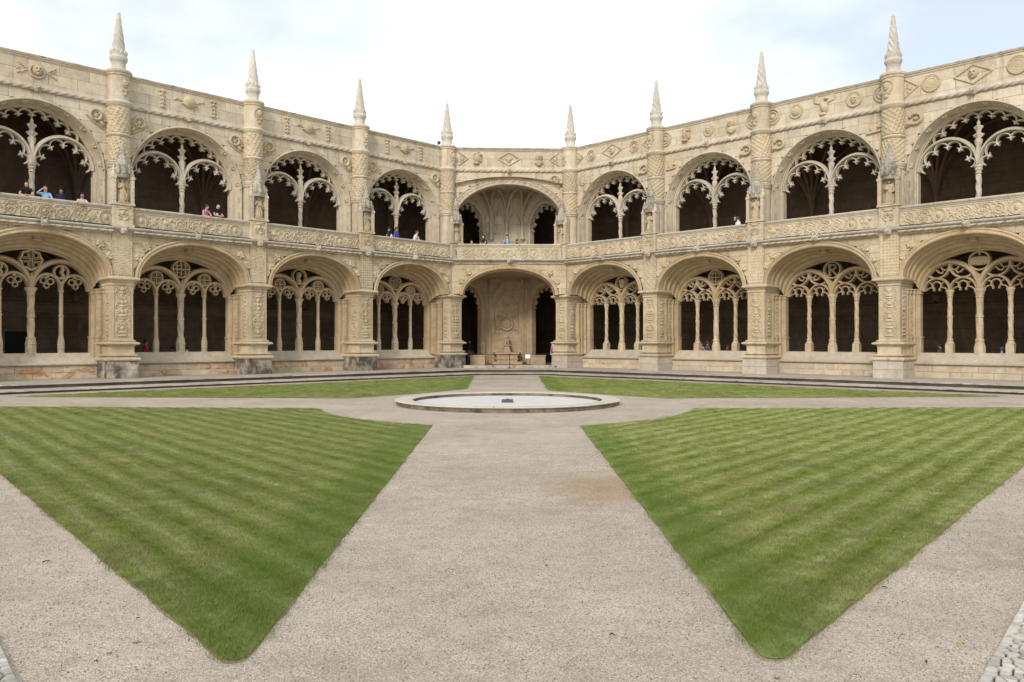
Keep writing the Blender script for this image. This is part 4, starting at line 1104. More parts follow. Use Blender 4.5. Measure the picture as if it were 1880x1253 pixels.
# lower storey
HWC, ZAC = 3.08, 6.62
hc = lambda x: arch_z(x, HWC + .22, 4.88, ZAC + .36)
for p, q in ((-3.86, 0), (0, 3.86)): ashlar(C, p, q, 4.95, 6.96, .42, .9, -.735, 'limestone_gold', hc, .2, r=r9, name='spandrel_stone')
lv = [(-.78, HWC + .24, 4.88, ZAC + .36), (-.86, HWC + .2, 4.88, ZAC + .32), (-.88, HWC + .15, 4.88, ZAC + .25), (-.84, HWC + .12, 4.88, ZAC + .2), (-.87, HWC + .06, 4.88, ZAC + .12), (-.84, HWC + .02, 4.88, ZAC + .04), (-.76, HWC, 4.88, ZAC), (-.3, HWC, 4.88, ZAC), (-.25, HWC - .06, 4.88, ZAC - .08), (-.15, HWC - .06, 4.88, ZAC - .08), (.0, HWC + .3, 4.88, ZAC + .2)]
obj('soffit', MB().loft(lv, 40), 'limestone_warm', C)
for s in (-1, 1):
    obj('ornament', ornament('bunch', 3 + s), 'limestone_carved', C, (s * 2.75, -.745, 6.4)); obj('ornament', ornament('bunch', 8 + s), 'limestone_carved', C, (s * 3.2, -.745, 5.8))
obj('masonry_core', MB().wall_hole(-4.0, 4.0, 4.9, 7.2, -.55, 0, HWC + .1, 4.88, ZAC + .1).wall_hole(-4.1, 4.1, 10.0, 13.8, .25, 0, 3.62, 10.2, 12.55), 'limestone', C)
obj('cornice', MB().strip(CORN, -HL, HL, -MIT_L, MIT_R), 'limestone_grey', C)
for x in (0,): obj('gargoyle_head', ME['boss'], 'limestone_grey', C, (x, -1.04, 7.14))
bp = obj('balustrade', MB().box(-3.5, 3.5, -.72, -.56, 7.312, 8.12), 'limestone', C)
obj('carved_frieze', frieze(777, 6.6).mesh('carved_frieze', -.715), 'limestone_carved', bp)
coping_run(C, -3.45, 3.45, 0, 0)
# alcove behind the arch, both storeys
def side_wall(sg, z0, z1, c0, hw, zs, za, zsill, mat):
    """wall of the alcove along the line of a wing's tracery, with one open cusped arch. Local x runs from behind the pier to the fountain wall"""
    F = obj('alcove_wall', MB().wall_hole(*sorted((sg * .6, sg * 4.93)), zs, z1, 0, sg * c0, hw, zs, za).wall_hole(*sorted((sg * .6, sg * 4.93)), zs, z1, .42, sg * c0, hw, zs, za)
            .box(*sorted((sg * .6, sg * (c0 - hw))), 0, .42, z0, zs).box(*sorted((sg * (c0 + hw), sg * 4.93)), 0, .42, z0, zs), mat, C, (sg * 4.98, .78, 0), rz=R(45) * (1 if sg > 0 else -1) * 1.0)
    F.rotation_euler = (0, 0, R(45) if sg < 0 else R(-45))
    return F
for sg in (-1, 1):
    for (z0, z1, c0, hw, zs, za, zb) in ((.12, 6.85, 3.22, 1.22, 4.3, 5.75, .12), (7.22, 13.55, 3.2, 1.42, 9.95, 11.7, 7.22)):
        # local x grows towards the fountain wall for the left wall, and shrinks for the right one
        q = 1 if sg < 0 else -1
        F = empty('x', (0, 0, 0)); bpy.data.objects.remove(F)
        m = MB(); X = lambda u: q * u
        m.wall_hole(*sorted((X(.4), X(4.93))), zs, z1, 0, X(c0), hw, zs, za); m.wall_hole(*sorted((X(.4), X(4.93))), zs, z1, .42, X(c0), hw, zs, za)
        m.box(*sorted((X(.4), X(c0 - hw))), 0, .42, z0, zs); m.box(*sorted((X(c0 + hw), X(4.93))), 0, .42, z0, zs)
        wall = obj('alcove_wall', m, 'fountain_niche' if z0 < 5 else 'limestone', C, (sg * 4.98, .78, 0), rz=R(45) if sg < 0 else R(-45))
        lv = [(-.03, hw + .34, zs, za + .36, z0), (-.1, hw + .28, zs, za + .3, z0), (-.1, hw + .2, zs, za + .22, z0), (-.02, hw + .17, zs, za + .18, z0), (.08, hw + .12, zs, za + .13, z0), (.12, hw + .03, zs, za + .04, z0), (.42, hw, zs, za, z0)]
        obj('moulding', MB().loft(lv, 30), 'limestone_warm' if z0 < 5 else 'limestone', wall, (X(c0), 0, 0))
        UY0, UY1 = .10, .32
        cm = MB(); cusp_ring(cm, 0, zs, hw, za - zs, .84, [R(d) for d in (-6, 14, 39, 64, 90, 116, 141, 166, 186)], .10, .16 if z0 < 5 else .2)
        obj('cusping', cm, 'limestone_warm' if z0 < 5 else 'limestone', wall, (X(c0), 0, 0))
UY0, UY1 = .88, 1.14
YC = 4.27
obj('fountain_wall', MB().box(-1.52, 1.52, YC + .06, YC + .4, 0, 6.85), 'fountain_niche', C)
ashlar(C, -1.5, 1.5, .125, 6.75, .56, .95, YC, 'fountain_niche', None, .1, r=r9)
# upper fountain-side wall in blocks
ashlar(C, -1.5, 1.5, 7.22, 13.5, .62, 1.0, YC, 'limestone', None, .3, r=r9)
for z, nm in ((6.6, 'lower'), (12.9, 'upper')):
    obj('alcove_vault', MB().add([(-4.6, -.5, z), (4.6, -.5, z), (4.9, .8, z), (1.5, YC + .3, z - .35), (-1.5, YC + .3, z - .35), (-4.9, .8, z)], [(0, 1, 2, 3, 4, 5)]) if False else
        MB().grid([[(x * (1 - u) + x * .36 * u * 1.0, -.2 + (YC + .2) * u, z + (.05 - (x / 3.9) ** 2 * .55) * (1 - u) - .25 * u ** 2) for x in np.linspace(-4.6, 4.6, 17)] for u in np.linspace(0, 1, 9)]), 'fountain_niche' if nm == 'lower' else 'limestone', C)
# ribs: lower storey
for sx, top in ((-1.22, -1.0), (1.22, 1.0)):
    obj('rib_shaft', MB().tube([(sx, YC - .05, .3), (sx, YC - .05, 4.9), (sx, YC - .1, 5.6), (sx * .9, YC - .6, 6.35)], .09, 8), 'limestone_warm', C)
    obj('rib_shaft', MB().tube([(sx * 1.12, YC - .02, .3), (sx * 1.12, YC - .02, 4.3)], .07, 8), 'limestone_warm', C)
obj('pointed_rib', MB().tube([(x, YC - .06, z) for x, z in [(-1.1, 4.95), (-.85, 5.5), (-.4, 6.1), (0, 6.5), (.4, 6.1), (.85, 5.5), (1.1, 4.95)]], .06, 6), 'limestone_warm', C)
obj('pointed_rib', MB().tube([(x, YC - .04, z) for x, z in [(-.95, 4.3), (-.6, 4.85), (0, 5.5), (.6, 4.85), (.95, 4.3)]], .05, 6), 'limestone_warm', C)
fw = HF(2.0, 2.2, .03, None, 2.3); fw.ring(0, 3.05, .46, .07, .10); fw.blob(0, 3.05, .30, .36, .10); fw.face(0, 3.05, .2, .15); fw.leaf(0, 3.5, PI / 2, .4, .2, .10)
for s in (-1, 1): fw.spiral(s * .5, 3.6, .18, 1.3, 0, s, .035, .08); fw.spiral(s * .6, 2.7, .16, 1.3, 0, -s, .035, .08); fw.leaf(s * .3, 2.55, PI / 2 + s, .3, .12, .08); fw.line([(s * .85, 2.35), (s * .85, 4.3)], .035, .07)
fw.blob(0, 3.95, .1, .14, .05)
obj('carved_arms', fw.mesh('carved_arms', YC - .005), 'fountain_niche', C)
obj('wall_band', MB().box(-.85, .85, YC - .03, YC + .1, 2.0, 2.06), 'fountain_niche', C)
# ribs: upper storey, three shafts on corbels
for sx in (-1.15, 0, 1.15):
    m = MB().tube([(sx, YC - .09, 9.35), (sx, YC - .09, 10.6)], .13, 10).lathe([(.02, 9.1), (.12, 9.2), (.2, 9.3), (.2, 9.38), (.13, 9.42)], 10, sx, YC - .09)
    sh = obj('rib_shaft', m, 'limestone', C)
    ends = {-1.15: [(-1.0, 3.4), (-2.2, 2.2)], 0: [(-.75, 3.0), (.75, 3.0)], 1.15: [(1.0, 3.4), (2.2, 2.2)]}[sx]
    for ex, ey in ends: obj('vault_rib', MB().tube([(sx + (ex - sx) * (1 - math.cos(t)) , YC - .09 + (ey - YC) * (1 - math.cos(t)), 10.6 + 2.1 * math.sin(t)) for t in np.linspace(0, PI / 2, 10)], .085, 8), 'limestone', sh)
for s in (-1, 1):
    obj('pointed_rib', MB().tube([(s * .58 + x, YC - .03, z) for x, z in [(-.42, 10.4), (-.3, 10.9), (0, 11.4), (.3, 10.9), (.42, 10.4)]], .045, 6), 'limestone', C)
obj('carved_frieze', (lambda f: f.mesh('carved_frieze', YC - .0))(frieze(31, 2.6)), 'limestone_carved', C, (0, 0, 1.1))
# upper arch
hu = lambda x: arch_z(x, 4.05, 10.1, 12.98)
for p, q in ((-3.75, 0), (0, 3.75)): ashlar(C, p, q, 10.0, 13.32, .475, 1.1, D_UP, 'limestone', hu, .2, r=r9)
lv = [(D_UP, 4.06, 10.1, 13.0), (.06, 4.02, 10.1, 12.96), (.06, 3.97, 10.1, 12.9), (.12, 3.94, 10.1, 12.87), (.12, 3.72, 10.1, 12.6), (.06, 3.69, 10.1, 12.57), (.05, 3.62, 10.1, 12.5), (.10, 3.58, 10.1, 12.46), (.55, 3.56, 10.1, 12.44), (.6, 3.62, 10.1, 12.5), (.9, 4.2, 10.1, 12.95)]
ua = obj('upper_arch', MB().loft(lv, 48), 'limestone', C)
for i in range(26):
    t = R(10 + 160 * i / 25); o = obj('quatrefoil', ME['rosette'], 'limestone_carved', ua, (3.83 * math.cos(t), .125, 10.1 + 2.63 * math.sin(t))); o.rotation_euler = (0, -(t - PI / 2) + PI / 4, 0)
for s, kd in ((-1, 'rose'), (1, 'knot')): obj('ornament', ornament(kd, 1), 'limestone_carved', C, (s * 3.15, D_UP - .015, 12.72))
obj('rope_moulding', rope(-3.65, 3.65, .10, Z_ROPE), 'limestone_grey', C)
obj('gargoyle_head', ME['boss'], 'limestone_grey', C, (0, 0, Z_ROPE))
obj('attic_base', MB().strip([(.3, 13.32), (.13, 13.32), (.05, 13.46), (.08, 13.5), (.12, 13.62), (.12, 13.72), (.3, 13.72)], -3.8, 3.8), 'limestone', C)
ashlar(C, -3.8, 3.8, 13.72, 14.72, .5, 1.25, .125, 'limestone', None, .25, r=r9)
obj('attic_cornice', MB().strip([(.3, 14.72), (.11, 14.72), (.07, 14.77), (.08, 14.81), (.02, 14.84), (.02, 14.87)], -3.8, 3.8), 'limestone', C)
obj('attic_coping', MB().strip([(.02, 14.87), (.0, 14.88), (.0, 14.94), (.7, 14.98)], -3.8, 3.8), 'kerb', C)
for dx, kd in ((-3.3, 'half_lozenge_r'), (-2.1, 'bust_horse'), (0, 'lozenge_leaf'), (2.05, 'bust'), (3.3, 'half_lozenge_l')): obj('ornament', ornament(kd), 'limestone_carved', C, (dx, .112, 14.2))
# floors, vaults and roof that close the corner behind
for nm, z0, z1, mt in (('gallery_floor', -.04, .125, 'gallery_stone'), ('gallery_vault', 6.86, 7.19, 'gallery_stone'), ('terrace_floor', 7.205, 7.225, 'paving'), ('roof_slab', 13.56, 13.79, 'gallery_stone')):
    yf = {'gallery_floor': -.45, 'gallery_vault': -.5, 'terrace_floor': -.68, 'roof_slab': .3}[nm]
    P = [(-3.95, yf), (3.95, yf), (9.3, 4.6), (0, 13.6), (-9.3, 4.6)]
    m = MB(); m.add([(x, y, z) for z in (z0, z1) for x, y in P], [(4, 3, 2, 1, 0), (5, 6, 7, 8, 9)] + [(i, (i + 1) % 5, 5 + (i + 1) % 5, 5 + i) for i in range(5)]); obj(nm, m, mt, C)
obj('threshold', MB().box(-3.05, 3.05, -.62, -.3, 0, .17), 'kerb', C)
for x0, x1 in ((-2.65, -1.62), (1.62, 2.65)):
    bn = obj('stone_bench', MB().box(x0, x1, 1.9, 2.3, .12, .72).box(x0 - .05, x1 + .05, 1.85, 2.35, .72, .8), 'fountain_niche', C)
obj('masonry_core', MB().box(-5.6, -4.1, .3, 1.4, 0, 13.5).box(4.1, 5.6, .3, 1.4, 0, 13.5), 'limestone', C)

# ------------------------------------------------------------------ ground
def gravel_mat():
    m, n, l, b = nmat('gravel', 0.95, 0.15)
    g = n.new('ShaderNodeNewGeometry'); pos = g.outputs['Position']
    vo = n.new('ShaderNodeTexVoronoi'); vo.inputs['Scale'].default_value = 125; vo.inputs['Randomness'].default_value = 1
    l.new(pos, vo.inputs['Vector'])
    sx = n.new('ShaderNodeSeparateColor'); l.new(vo.outputs['Color'], sx.inputs[0])
    rp = n.new('ShaderNodeValToRGB'); l.new(sx.outputs[0], rp.inputs[0])
    e = rp.color_ramp.elements
    for i, (p, c) in enumerate(((0, (.20, .16, .13)), (.12, (.33, .265, .208)), (.4, (.44, .362, .286)), (.75, (.515, .435, .352)), (1, (.66, .60, .53)))):
        q = e[i] if i < 2 else e.new(p); q.position = p; q.color = (*c, 1)
    c = rp.outputs[0]
    big = noise(n, l, pos, .45, 5, .6); mid = noise(n, l, pos, 3.2, 5, .65)
    c = mixc(n, l, 1.0, c, mapr(n, l, big, .3, .7, .84, 1.14), 'MULTIPLY')
    c = mixc(n, l, 1.0, c, mapr(n, l, mid, .3, .7, .86, 1.12), 'MULTIPLY')
    # finer dust lies between the grains in some places, warmer in others
    c = mixc(n, l, mapr(n, l, noise(n, l, pos, .8, 5, .65), .5, .72, 0, .45), c, (.44, .345, .265))
    # scuffs and rake marks: long thin darker drifts
    sc = noise(n, l, scaled(n, l, pos, (1.3, 2.2, 1), (2, 5, 0)), 1.0, 7, .72, .8)
    c = mixc(n, l, mapr(n, l, sc, .55, .72, 0, .38), c, (.27, .22, .18))
    # rusty sand patch on the right of the near path
    d = n.new('ShaderNodeVectorMath'); d.operation = 'DISTANCE'
    l.new(scaled(n, l, pos, (1, .62, 1), (0, 0, 0)), d.inputs[0]); d.inputs[1].default_value = (1.35, 11.3 * .62, 0)
    dd = math_(n, l, 'ADD', d.outputs['Value'], math_(n, l, 'MULTIPLY', noise(n, l, pos, 1.6, 6, .7), 1.3))
    c = mixc(n, l, mapr(n, l, dd, .75, 1.7, .85, 0), c, (.34, .235, .125))
    l.new(c, b.inputs['Base Color'])
    bn = n.new('ShaderNodeBump'); bn.inputs['Strength'].default_value = .7; bn.inputs['Distance'].default_value = .012
    h = math_(n, l, 'ADD', math_(n, l, 'MULTIPLY', vo.outputs['Distance'], -1.2), math_(n, l, 'MULTIPLY', noise(n, l, pos, 9, 5, .7), 1.2))
    l.new(h, bn.inputs['Height']); l.new(bn.outputs[0], b.inputs['Normal'])
gravel_mat()

def grass_mat(name, nx, ny, ph, dry=.5, edge=None):
    """mown turf: stripes run square to (nx, ny)"""
    m, n, l, b = nmat(name, 0.75, 0.25)
    g = n.new('ShaderNodeNewGeometry'); pos = g.outputs['Position']
    sp = n.new('ShaderNodeSeparateXYZ'); l.new(pos, sp.inputs[0])
    q = math_(n, l, 'ADD', math_(n, l, 'MULTIPLY', sp.outputs[0], nx), math_(n, l, 'MULTIPLY', sp.outputs[1], ny))
    q = math_(n, l, 'ADD', q, math_(n, l, 'MULTIPLY', noise(n, l, pos, .5, 3), .2))
    st = math_(n, l, 'SINE', math_(n, l, 'ADD', math_(n, l, 'MULTIPLY', q, 12.0), ph))
    st2 = math_(n, l, 'SINE', math_(n, l, 'ADD', math_(n, l, 'MULTIPLY', q, 19.3), ph * 2))
    sv = mapr(n, l, math_(n, l, 'ADD', st, math_(n, l, 'MULTIPLY', st2, .3)), -.75, .75)
    c = mixc(n, l, sv, (.225, .278, .055), (.330, .362, .125))
    c = mixc(n, l, mapr(n, l, noise(n, l, pos, 1.1, 6, .65), .42, .66, 0, .75), c, (.33, .31, .12))
    c = mixc(n, l, mapr(n, l, noise(n, l, pos, .55, 4, .6), .48, .70, 0, .6), c, (.135, .205, .036))
    # mower streaks where the cut grass lies pale
    v = scaled(n, l, pos, (1, 1, 1))
    rot = n.new('ShaderNodeMapping'); rot.inputs['Rotation'].default_value = (0, 0, -math.atan2(ny, nx)); rot.inputs['Scale'].default_value = (1, 1, 1); l.new(pos, rot.inputs['Vector'])
    sk = noise(n, l, scaled(n, l, rot.outputs[0], (5.5, .4, 1)), 1.0, 6, .72)
    c = mixc(n, l, mapr(n, l, sk, .54, .70, 0, dry * .7), c, (.44, .45, .25))
    ln = math_(n, l, 'MULTIPLY', mapr(n, l, st, .88, .99), mapr(n, l, noise(n, l, pos, 1.7, 5, .7), .42, .62))
    c = mixc(n, l, math_(n, l, 'MULTIPLY', ln, .6), c, (.46, .46, .25))
    dk = math_(n, l, 'MULTIPLY', mapr(n, l, st, -.85, -.99), mapr(n, l, noise(n, l, pos, 2.1, 5, .7), .40, .60))
    c = mixc(n, l, math_(n, l, 'MULTIPLY', dk, .55), c, (.085, .145, .022))
    c = mixc(n, l, mapr(n, l, noise(n, l, pos, 3.6, 7, .75), .56, .70, 0, .6), c, (.33, .28, .13))
    c = mixc(n, l, mapr(n, l, noise(n, l, pos, 7.5, 6, .75), .56, .68, 0, .55), c, (.08, .13, .022))
    c = mixc(n, l, 1.0, c, mapr(n, l, noise(n, l, pos, 30, 5, .75), .3, .7, .55, 1.5), 'MULTIPLY')
    oi = n.new('ShaderNodeObjectInfo'); c = mixc(n, l, 1.0, c, mapr(n, l, oi.outputs['Random'], 0, 1, .72, 1.30), 'MULTIPLY')
    ax = math_(n, l, 'ABSOLUTE', math_(n, l, 'ADD', sp.outputs[0], .15)); c = mixc(n, l, mapr(n, l, ax, 2.25, 2.65, .5, 0), c, (.160, .250, .042))
    l.new(c, b.inputs['Base Color'])
    tl = n.new('ShaderNodeBsdfTranslucent'); l.new(c, tl.inputs['Color']); ms = n.new('ShaderNodeMixShader'); ms.inputs[0].default_value = .3
    l.new(b.outputs[0], ms.inputs[1]); l.new(tl.outputs[0], ms.inputs[2]); l.new(ms.outputs[0], n['Material Output'].inputs['Surface'])
    bn = n.new('ShaderNodeBump'); bn.inputs['Strength'].default_value = .8; bn.inputs['Distance'].default_value = .03
    l.new(math_(n, l, 'ADD', noise(n, l, pos, 60, 4, .7), noise(n, l, pos, 14, 4, .7)), bn.inputs['Height']); l.new(bn.outputs[0], b.inputs['Normal'])
    return m

gr = obj('gravel_ground', MB().add([(-160, -120, 0), (160, -120, 0), (160, 200, 0), (-160, 200, 0)], [(0, 1, 2, 3)]), 'gravel'); gr['kind'] = 'structure'
FC, FR = (-.15, 26.3), 3.70

def dense(pts, step=.10, jit=.014, closed=True):
    out = []; n = len(pts)
    for i in range(n):
        a, b = pts[i], pts[(i + 1) % n]; L = math.hypot(b[0] - a[0], b[1] - a[1]); k = max(1, int(L / step))
        for j in range(k):
            t = j / k; x, y = a[0] + (b[0] - a[0]) * t, a[1] + (b[1] - a[1]) * t; out.append((x + .010 * pnoise.noise((x * 1.3, y * 1.3, 1)) + .012 * pnoise.noise((x * 5, y * 5, 4)), y + .010 * pnoise.noise((x * 1.3, y * 1.3, 7)) + .012 * pnoise.noise((x * 5, y * 5, 9))))
    return out
from mathutils import noise as pnoise
def fillet(a, p, b, r, n=8):
    A = Vector(a) - Vector(p); B = Vector(b) - Vector(p); A.normalize(); B.normalize(); half = A.angle(B) / 2; d = r / math.tan(half)
    p0, p1 = Vector(p) + A * d, Vector(p) + B * d; c = Vector(p) + (A + B).normalized() * (r / math.sin(half))
    a0, a1 = math.atan2(*(p0 - c).yx), math.atan2(*(p1 - c).yx)
    while a1 - a0 > PI: a1 -= 2 * PI
    while a1 - a0 < -PI: a1 += 2 * PI
    return [(c.x + r * math.cos(a0 + (a1 - a0) * t / n), c.y + r * math.sin(a0 + (a1 - a0) * t / n)) for t in range(n + 1)]
def curve3(a, m, b, n=10):
    return [((1 - t) ** 2 * a[0] + 2 * t * (1 - t) * m[0] + t * t * b[0], (1 - t) ** 2 * a[1] + 2 * t * (1 - t) * m[1] + t * t * b[1]) for t in [i / n for i in range(n + 1)]]
def mid_arc(a, b, sx, sy): return ((a[0] + b[0]) / 2 + sx, (a[1] + b[1]) / 2 + sy)
nl_a, nl_b = (-5.93, 24.3), (-1.96, 19.45)
nr_a, nr_b = (5.6, 24.3), (1.67, 19.35)
LAWNS = {
    'near_l': curve3(nl_a, (-4.8, 20.9), nl_b) + fillet(nl_b, (-1.73, 4.98), (-18.8, 25.3), .085, 14) + fillet((-1.75, 4.80), (-18.8, 25.2), nl_a, .2, 4),
    'near_r': curve3(nr_b, (4.5, 20.9), nr_a) + fillet(nr_a, (18.2, 24.75), (1.64, 4.82), .2, 4) + fillet((18.2, 24.75), (1.63, 5.0), nr_b, .085, 14),
    'far_l': curve3((-1.97, 34.4), (-3.9, 30.6), (-5.91, 28.7)) + [(-18.4, 29.45), (-2.25, 46.7)],
    'far_r': curve3((5.62, 28.7), (3.7, 30.5), (1.53, 33.4)) + [(1.61, 46.7), (18.2, 29.6)],
}
grass_mat('grass_near_left', .766, .643, .4, .55); grass_mat('grass_near_right', -.769, .639, 1.1, .6)
grass_mat('grass_far_left', -.70, .71, .2, .35); grass_mat('grass_far_right', .71, .70, .9, .35)
lawn_obj = {}
LBL = {'near_l': 'near left triangular lawn with mowing stripes and a rounded tip', 'near_r': 'near right triangular lawn with mowing stripes and a rounded tip',
       'far_l': 'far left lawn between fountain and left arcade', 'far_r': 'far right lawn between fountain and right arcade'}
for key, poly in LAWNS.items():
    P = dense(poly); ZG = .016
    bm = bmesh.new(); vs = [bm.verts.new((x, y, ZG)) for x, y in P]; f = bm.faces.new(vs)
    bmesh.ops.triangulate(bm, faces=[f])
    bmesh.ops.recalc_face_normals(bm, faces=bm.faces)
    me = bpy.data.meshes.new('lawn'); bm.to_mesh(me); bm.free()
    if me.polygons[0].normal.z < 0: me.flip_normals()
    mt = {'near_l': 'grass_near_left', 'near_r': 'grass_near_right', 'far_l': 'grass_far_left', 'far_r': 'grass_far_right'}[key]
    o = obj('lawn', me, mt); o['kind'] = 'structure'; o['label'] = LBL[key]; lawn_obj[key] = o
    n = len(P); sk = MB().add([(x, y, ZG - .002) for x, y in P] + [(x + (x - sum(q[0] for q in P) / n) * .001, y, -.01) for x, y in P], [(i, (i + 1) % n, n + (i + 1) % n, n + i) for i in range(n)])
    obj('turf_edge', sk, 'soil_edge', o)
    fr = MB(); rows = [[], [], []]
    cwise = sum(P[i][0] * P[(i + 1) % n][1] - P[(i + 1) % n][0] * P[i][1] for i in range(n)) > 0
    for i in range(n + 1):
        a, b, p = P[(i - 2) % n], P[(i + 2) % n], P[i % n]; dx, dy = b[0] - a[0], b[1] - a[1]; L = math.hypot(dx, dy) or 1; nx, ny = (dy / L, -dx / L) if cwise else (-dy / L, dx / L)
        w = .003 + .035 * max(0, .1 + pnoise.noise((p[0] * 1.7, p[1] * 1.7, 2))) + .03 * max(0, pnoise.noise((p[0] * 9, p[1] * 9, 5)))
        for r_, k, z in ((rows[0], -.01, .013), (rows[1], w * .5, .009), (rows[2], w, .0005)): r_.append((p[0] + nx * k, p[1] + ny * k, z))
    obj('soil_fringe', fr.grid(rows), 'soil_fringe', o)

# grass blades and loose grains are scattered by geometry nodes: nobody could count them
def tuft(n_bl, rad, h0, h1, w, seed):
    r = random.Random(seed); mb = MB()
    for i in range(n_bl):
        a, d = r.uniform(0, 2 * PI), rad * math.sqrt(r.random()); x, y = d * math.cos(a), d * math.sin(a)
        t = r.uniform(0, 2 * PI); h = r.uniform(h0, h1); lean = r.uniform(.1, .9) * h; b = r.uniform(0, 2 * PI); ww = w * r.uniform(.7, 1.3)
        dx, dy = math.cos(t) * ww / 2, math.sin(t) * ww / 2
        mb.add([(x - dx, y - dy, 0), (x + dx, y + dy, 0), (x + dx * .7 + math.cos(b) * lean * .4, y + dy * .7 + math.sin(b) * lean * .4, h * .6), (x + math.cos(b) * lean, y + math.sin(b) * lean, h), (x - dx * .7 + math.cos(b) * lean * .4, y - dy * .7 + math.sin(b) * lean * .4, h * .6)], [(0, 1, 2, 4), (4, 2, 3)])
    me = bpy.data.meshes.new('tuft'); me.from_pydata(mb.v, [], mb.f); me.polygons.foreach_set('use_smooth', [True] * len(me.polygons)); me.update(); return me
def scatter(name, base_mesh, inst_mesh, inst_mat, d_near, d_far, y_near, y_far, smin, smax, seed, zoff=0.0, tilt=.0):
    src = bpy.data.objects.new(name + '_piece', inst_mesh)
    if not inst_mesh.materials: inst_mesh.materials.append(MATS[inst_mat])
    o = bpy.data.objects.new(name, base_mesh); COL.objects.link(o); o.location.z = zoff
    ng = bpy.data.node_groups.new(name, 'GeometryNodeTree')
    ng.interface.new_socket('Geometry', in_out='INPUT', socket_type='NodeSocketGeometry'); ng.interface.new_socket('Geometry', in_out='OUTPUT', socket_type='NodeSocketGeometry')
    N, L = ng.nodes, ng.links; gi, go = N.new('NodeGroupInput'), N.new('NodeGroupOutput')
    dp = N.new('GeometryNodeDistributePointsOnFaces'); dp.inputs['Seed'].default_value = seed
    ps = N.new('GeometryNodeInputPosition'); sx = N.new('ShaderNodeSeparateXYZ'); mr = N.new('ShaderNodeMapRange')
    mr.inputs['From Min'].default_value = y_near; mr.inputs['From Max'].default_value = y_far; mr.inputs['To Min'].default_value = d_near; mr.inputs['To Max'].default_value = d_far
    L.new(ps.outputs[0], sx.inputs[0]); L.new(sx.outputs[1], mr.inputs[0]); L.new(mr.outputs[0], dp.inputs['Density'])
    ip = N.new('GeometryNodeInstanceOnPoints'); oi = N.new('GeometryNodeObjectInfo'); oi.inputs['Object'].default_value = src
    rv = N.new('FunctionNodeRandomValue'); rv.data_type = 'FLOAT_VECTOR'; rv.inputs[0].default_value = (-tilt, -tilt, 0); rv.inputs[1].default_value = (tilt, tilt, 6.283)
    rs = N.new('FunctionNodeRandomValue'); rs.data_type = 'FLOAT'; rs.inputs[2].default_value = smin; rs.inputs[3].default_value = smax
    L.new(gi.outputs[0], dp.inputs['Mesh']); L.new(dp.outputs['Points'], ip.inputs['Points']); L.new(oi.outputs['Geometry'], ip.inputs['Instance'])
    L.new(rv.outputs[0], ip.inputs['Rotation']); L.new(rs.outputs[1], ip.inputs['Scale']); L.new(ip.outputs[0], go.inputs[0])
    md = o.modifiers.new('scatter', 'NODES'); md.node_group = ng
    o['kind'] = 'stuff'; return o
for key, mt, d0, d1, y0, y1 in (('near_l', 'grass_near_left', 420, 60, 6.5, 17), ('near_r', 'grass_near_right', 420, 60, 6.5, 17), ('far_l', 'grass_far_left', 22, 14, 28, 40), ('far_r', 'grass_far_right', 22, 14, 28, 40)):
    near = key.startswith('near')
    tm = tuft(30, .085, .012, .030, .0042, 3) if near else tuft(40, .16, .025, .05, .009, 4)
    g = scatter('grass', lawn_obj[key].data, tm, mt, d0, d1, y0, y1, .75, 1.25, 5); g['label'] = 'short mown grass of the ' + LBL[key].split(' lawn')[0].replace(' triangular', '') + ' lawn'
def pebble(seed):
    r = random.Random(seed); bm = bmesh.new(); bmesh.ops.create_icosphere(bm, subdivisions=1, radius=.0042)
    for v in bm.verts: v.co *= r.uniform(.75, 1.25); v.co.z *= .7
    me = bpy.data.meshes.new('grain'); bm.to_mesh(me); bm.free(); return me
flat('grain_mix', (.50, .43, .37), .9, .2, var=.1)
_m = MATS['grain_mix']; _n, _l = _m.node_tree.nodes, _m.node_tree.links
_oi = _n.new('ShaderNodeObjectInfo'); _rp = _n.new('ShaderNodeValToRGB'); _l.new(_oi.outputs['Random'], _rp.inputs[0])
for i, (p, c) in enumerate(((0, (.07, .055, .045)), (.12, (.22, .18, .15)), (.5, (.34, .29, .25)), (.85, (.43, .38, .34)), (1, (.66, .60, .53)))):
    q = _rp.color_ramp.elements[i] if i < 2 else _rp.color_ramp.elements.new(p); q.position = p; q.color = (*c, 1)
_l.new(_rp.outputs[0], _n['Principled BSDF'].inputs['Base Color'])
pv = [(-1.85, 4.3), (1.66, 4.3), (1.62, 15), (-1.88, 15)], [(-4.2, 4.3), (-2.05, 4.3), (-2.05, 5.1), (-9.2, 13.55), (-9.2, 11)], [(1.85, 4.3), (4.6, 4.3), (9.4, 11), (9.4, 14.1), (1.85, 5.1)]
mb = MB()
for poly in pv: mb.add([(x, y, .001) for x, y in poly], [tuple(range(len(poly)))])
gm = bpy.data.meshes.new('gravel'); gm.from_pydata(mb.v, [], mb.f); gm.update()
scatter('gravel', gm, pebble(2), 'grain_mix', 800, 140, 5, 14, .4, 1.6, 9, 0.002, .5)

